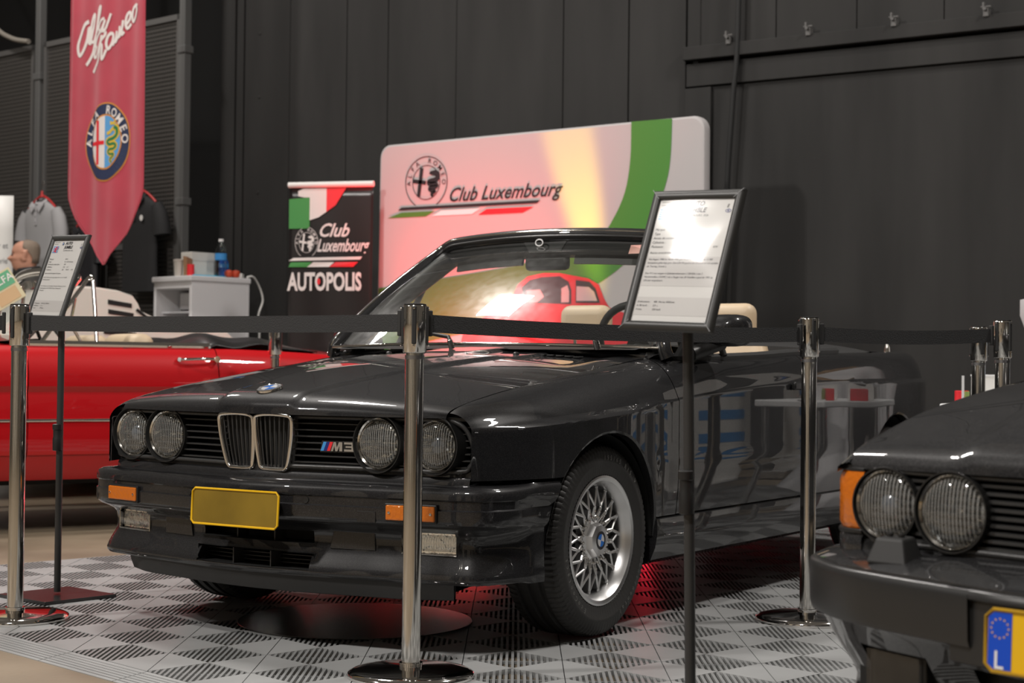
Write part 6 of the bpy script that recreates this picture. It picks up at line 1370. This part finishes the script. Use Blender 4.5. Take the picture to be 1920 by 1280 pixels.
# ------------------------------------------------------------------ right edge: draped high table, low table with boxes
ht = thing('draped_table', 'round high table under a white stretch cover at the right picture edge', 'table', (3.66, -1.42, 0)); WC = mat('cover_white', (.66, .65, .66), .7)
rows = []
for z, r0, w_ in ((1.21, .0, 0), (1.214, .30, 0), (1.207, .335, 0), (1.13, .335, .0), (1.06, .30, .01), (.9, .23, .03), (.7, .175, .035), (.5, .16, .03), (.25, .22, .025), (.03, .31, .01)):
    rows.append([((r0 + w_ * sin(8 * a)) * cos(a), (r0 + w_ * sin(8 * a)) * sin(a), z) for a in lin(0, 2 * pi * 63 / 64, 64)])
obj('stretch_cover', MB().grid(rows, closed=True), WC, ht, 60)
obj('table_foot', MB().lathe([(.30, 0), (.30, .03), (.05, .05), (0, .05)], (0, 0, 0), (0, 0, 1), 32), M['alloy'], ht)
bw = thing('bread_basket', 'shallow wicker basket of snacks on the draped high table', 'basket', (3.60, -1.34, 1.215)); obj('basket', MB().lathe([(.11, 0), (.17, .05), (.175, .055), (.165, .052), (.10, .008)], (0, 0, 0), (0, 0, 1), 32, caps=False), mat('wicker', (.36, .22, .10), .7, bump=.5, bscale=90), bw)
for i in range(6):
    a = i * 1.05; tag(obj('bread_roll', MB().lathe([(0, 0), (.035, .006), (.045, .025), (.03, .046), (0, .052)], (0, 0, 0), (0, 0, 1), 14), mat('crust', (.45, .26, .09), .6)), 'small brown roll heaped in the snack basket', 'bread', 'rolls in the basket').location = (3.60 + .075 * cos(a), -1.34 + .075 * sin(a), 1.249)
lt = thing('low_table', 'low white table behind the dark saloon hood', 'table', (2.84, -1.26, 0)); obj('table_top', MB().box((0, 0, .70), (.84, .36, .03), 0), M['white'], lt, 0, .006)
for dx, dy in ((.38, .14), (-.38, .14), (.38, -.14), (-.38, -.14)): obj('leg', MB().cyl((dx, dy, 0), (dx, dy, .69), .018, 12), M['alloy'], lt)
q = thing('menu_card', 'white upright card holder on the low table', 'card holder', (2.475, -1.165, .715)); obj('card_sheet', MB().box((0, 0, .062), (.010, .13, .118), rad(-72)), M['white'], q, 0); obj('card_foot', MB().box((0, 0, .003), (.06, .13, .006), rad(-72)), M['white'], q, 0)
q = thing('white_box', 'white paper box on the low table beside the red pack', 'box', (2.70, -1.185, .715)); obj('box_body', MB().box((0, 0, .06), (.08, .085, .12), rad(35)), M['off_white'], q, 0, .003); obj('box_lid', MB().box((0, 0, .123), (.084, .089, .008), rad(35)), M['white'], q, 0)
q = thing('snack_pack', 'small red and green snack pack on the low table', 'packet', (2.585, -1.125, .715)); obj('pack_body', MB().box((0, 0, .028), (.03, .055, .055), rad(35)), M['flag_red'], q, 0, .003); obj('green_print', MB().box((-.005, -.022, .028), (.031, .018, .05), rad(35)), mat('pack_green', (.25, .35, .1), .5), q, 0)
# ------------------------------------------------------------------ light: hall lamps high up, an added fill at the fence, coloured spots at the display wall, dim hall ambience
wd = bpy.data.worlds.new('hall'); SC.world = wd; wd.use_nodes = True
wd.node_tree.nodes['Background'].inputs['Color'].default_value = (.55, .48, .40, 1); wd.node_tree.nodes['Background'].inputs['Strength'].default_value = .155
def area(name, loc, to, size, power, col=(1, .95, .9), sy=None):
    l = bpy.data.lights.new(name, 'AREA'); l.energy = power; l.color = col; l.shape = 'RECTANGLE'; l.size = size; l.size_y = sy or size
    o = bpy.data.objects.new(name, l); COL.objects.link(o); o.location = loc
    o.rotation_euler = (Vector(to) - Vector(loc)).to_track_quat('-Z', 'Y').to_euler(); return o
def spot(name, loc, to, power, col, ang=50, blend=.8, r=.05):
    l = bpy.data.lights.new(name, 'SPOT'); l.energy = power; l.color = col; l.spot_size = rad(ang); l.spot_blend = blend; l.shadow_soft_size = r
    o = bpy.data.objects.new(name, l); COL.objects.link(o); o.location = loc
    o.rotation_euler = (Vector(to) - Vector(loc)).to_track_quat('-Z', 'Y').to_euler(); return o
# coloured floor spots
spot('red_spot', (3.95, 2.62, .28), (4.3, 2.62, 1.5), 700, (1, .04, .04), 84, 1.0)
spot('yellow_spot', (4.0, 1.42, .22), (4.3, 1.90, 2.2), 1100, (1, .72, .02), 12, .8)
spot('red_spot', (3.55, .95, .05), (.8, -.6, 0.0), 9, (1, .02, .05), 120, .9, .015)
area('hall_lamp_or_fill', (1.5, 3.4, 6.6), (0.2, .2, .6), .8, 250)
area('hall_lamp_or_fill', (3.0, -3.5, 6.6), (0, -1.2, 0), .6, 280)
area('hall_lamp_or_fill', (-6.35, 4.25, 6.72), (-.8, -.4, .5), .42, 480)
area('hall_lamp_or_fill', (-5.2, -2.0, 6.6), (-.5, -1, .5), .7, 330)
area('hall_lamp_or_fill', (2.6, 7.0, 6.4), (4.6, 6.6, 1.5), .5, 140)  # fill light added only to brighten the mesh fence
# ------------------------------------------------------------------ camera
cam = bpy.data.cameras.new('camera'); co = bpy.data.objects.new('camera', cam); COL.objects.link(co); SC.camera = co
yaw, pitch, roll = rad(32.8986), rad(.9255), rad(.6388)
f_ = V3((cos(yaw) * cos(pitch), sin(yaw) * cos(pitch), sin(pitch))); r_ = nrm(np.cross(f_, (0, 0, 1))); u_ = np.cross(r_, f_)
r2 = cos(roll) * r_ + sin(roll) * u_; u2 = -sin(roll) * r_ + cos(roll) * u_
co.matrix_world = Matrix(((r2[0], u2[0], -f_[0], -4.5392), (r2[1], u2[1], -f_[1], -3.3883), (r2[2], u2[2], -f_[2], .8471), (0, 0, 0, 1)))
cam.sensor_width = 36; cam.lens = 3090.58 / 1920 * 36; cam.clip_end = 100; cam.clip_start = .05
cam.dof.use_dof = True; cam.dof.focus_distance = 4.95; cam.dof.aperture_fstop = 5.0
vs = SC.view_settings; vs.view_transform = 'Standard'; vs.look = 'None'; vs.exposure = 0; vs.gamma = 1; vs.use_curve_mapping = False
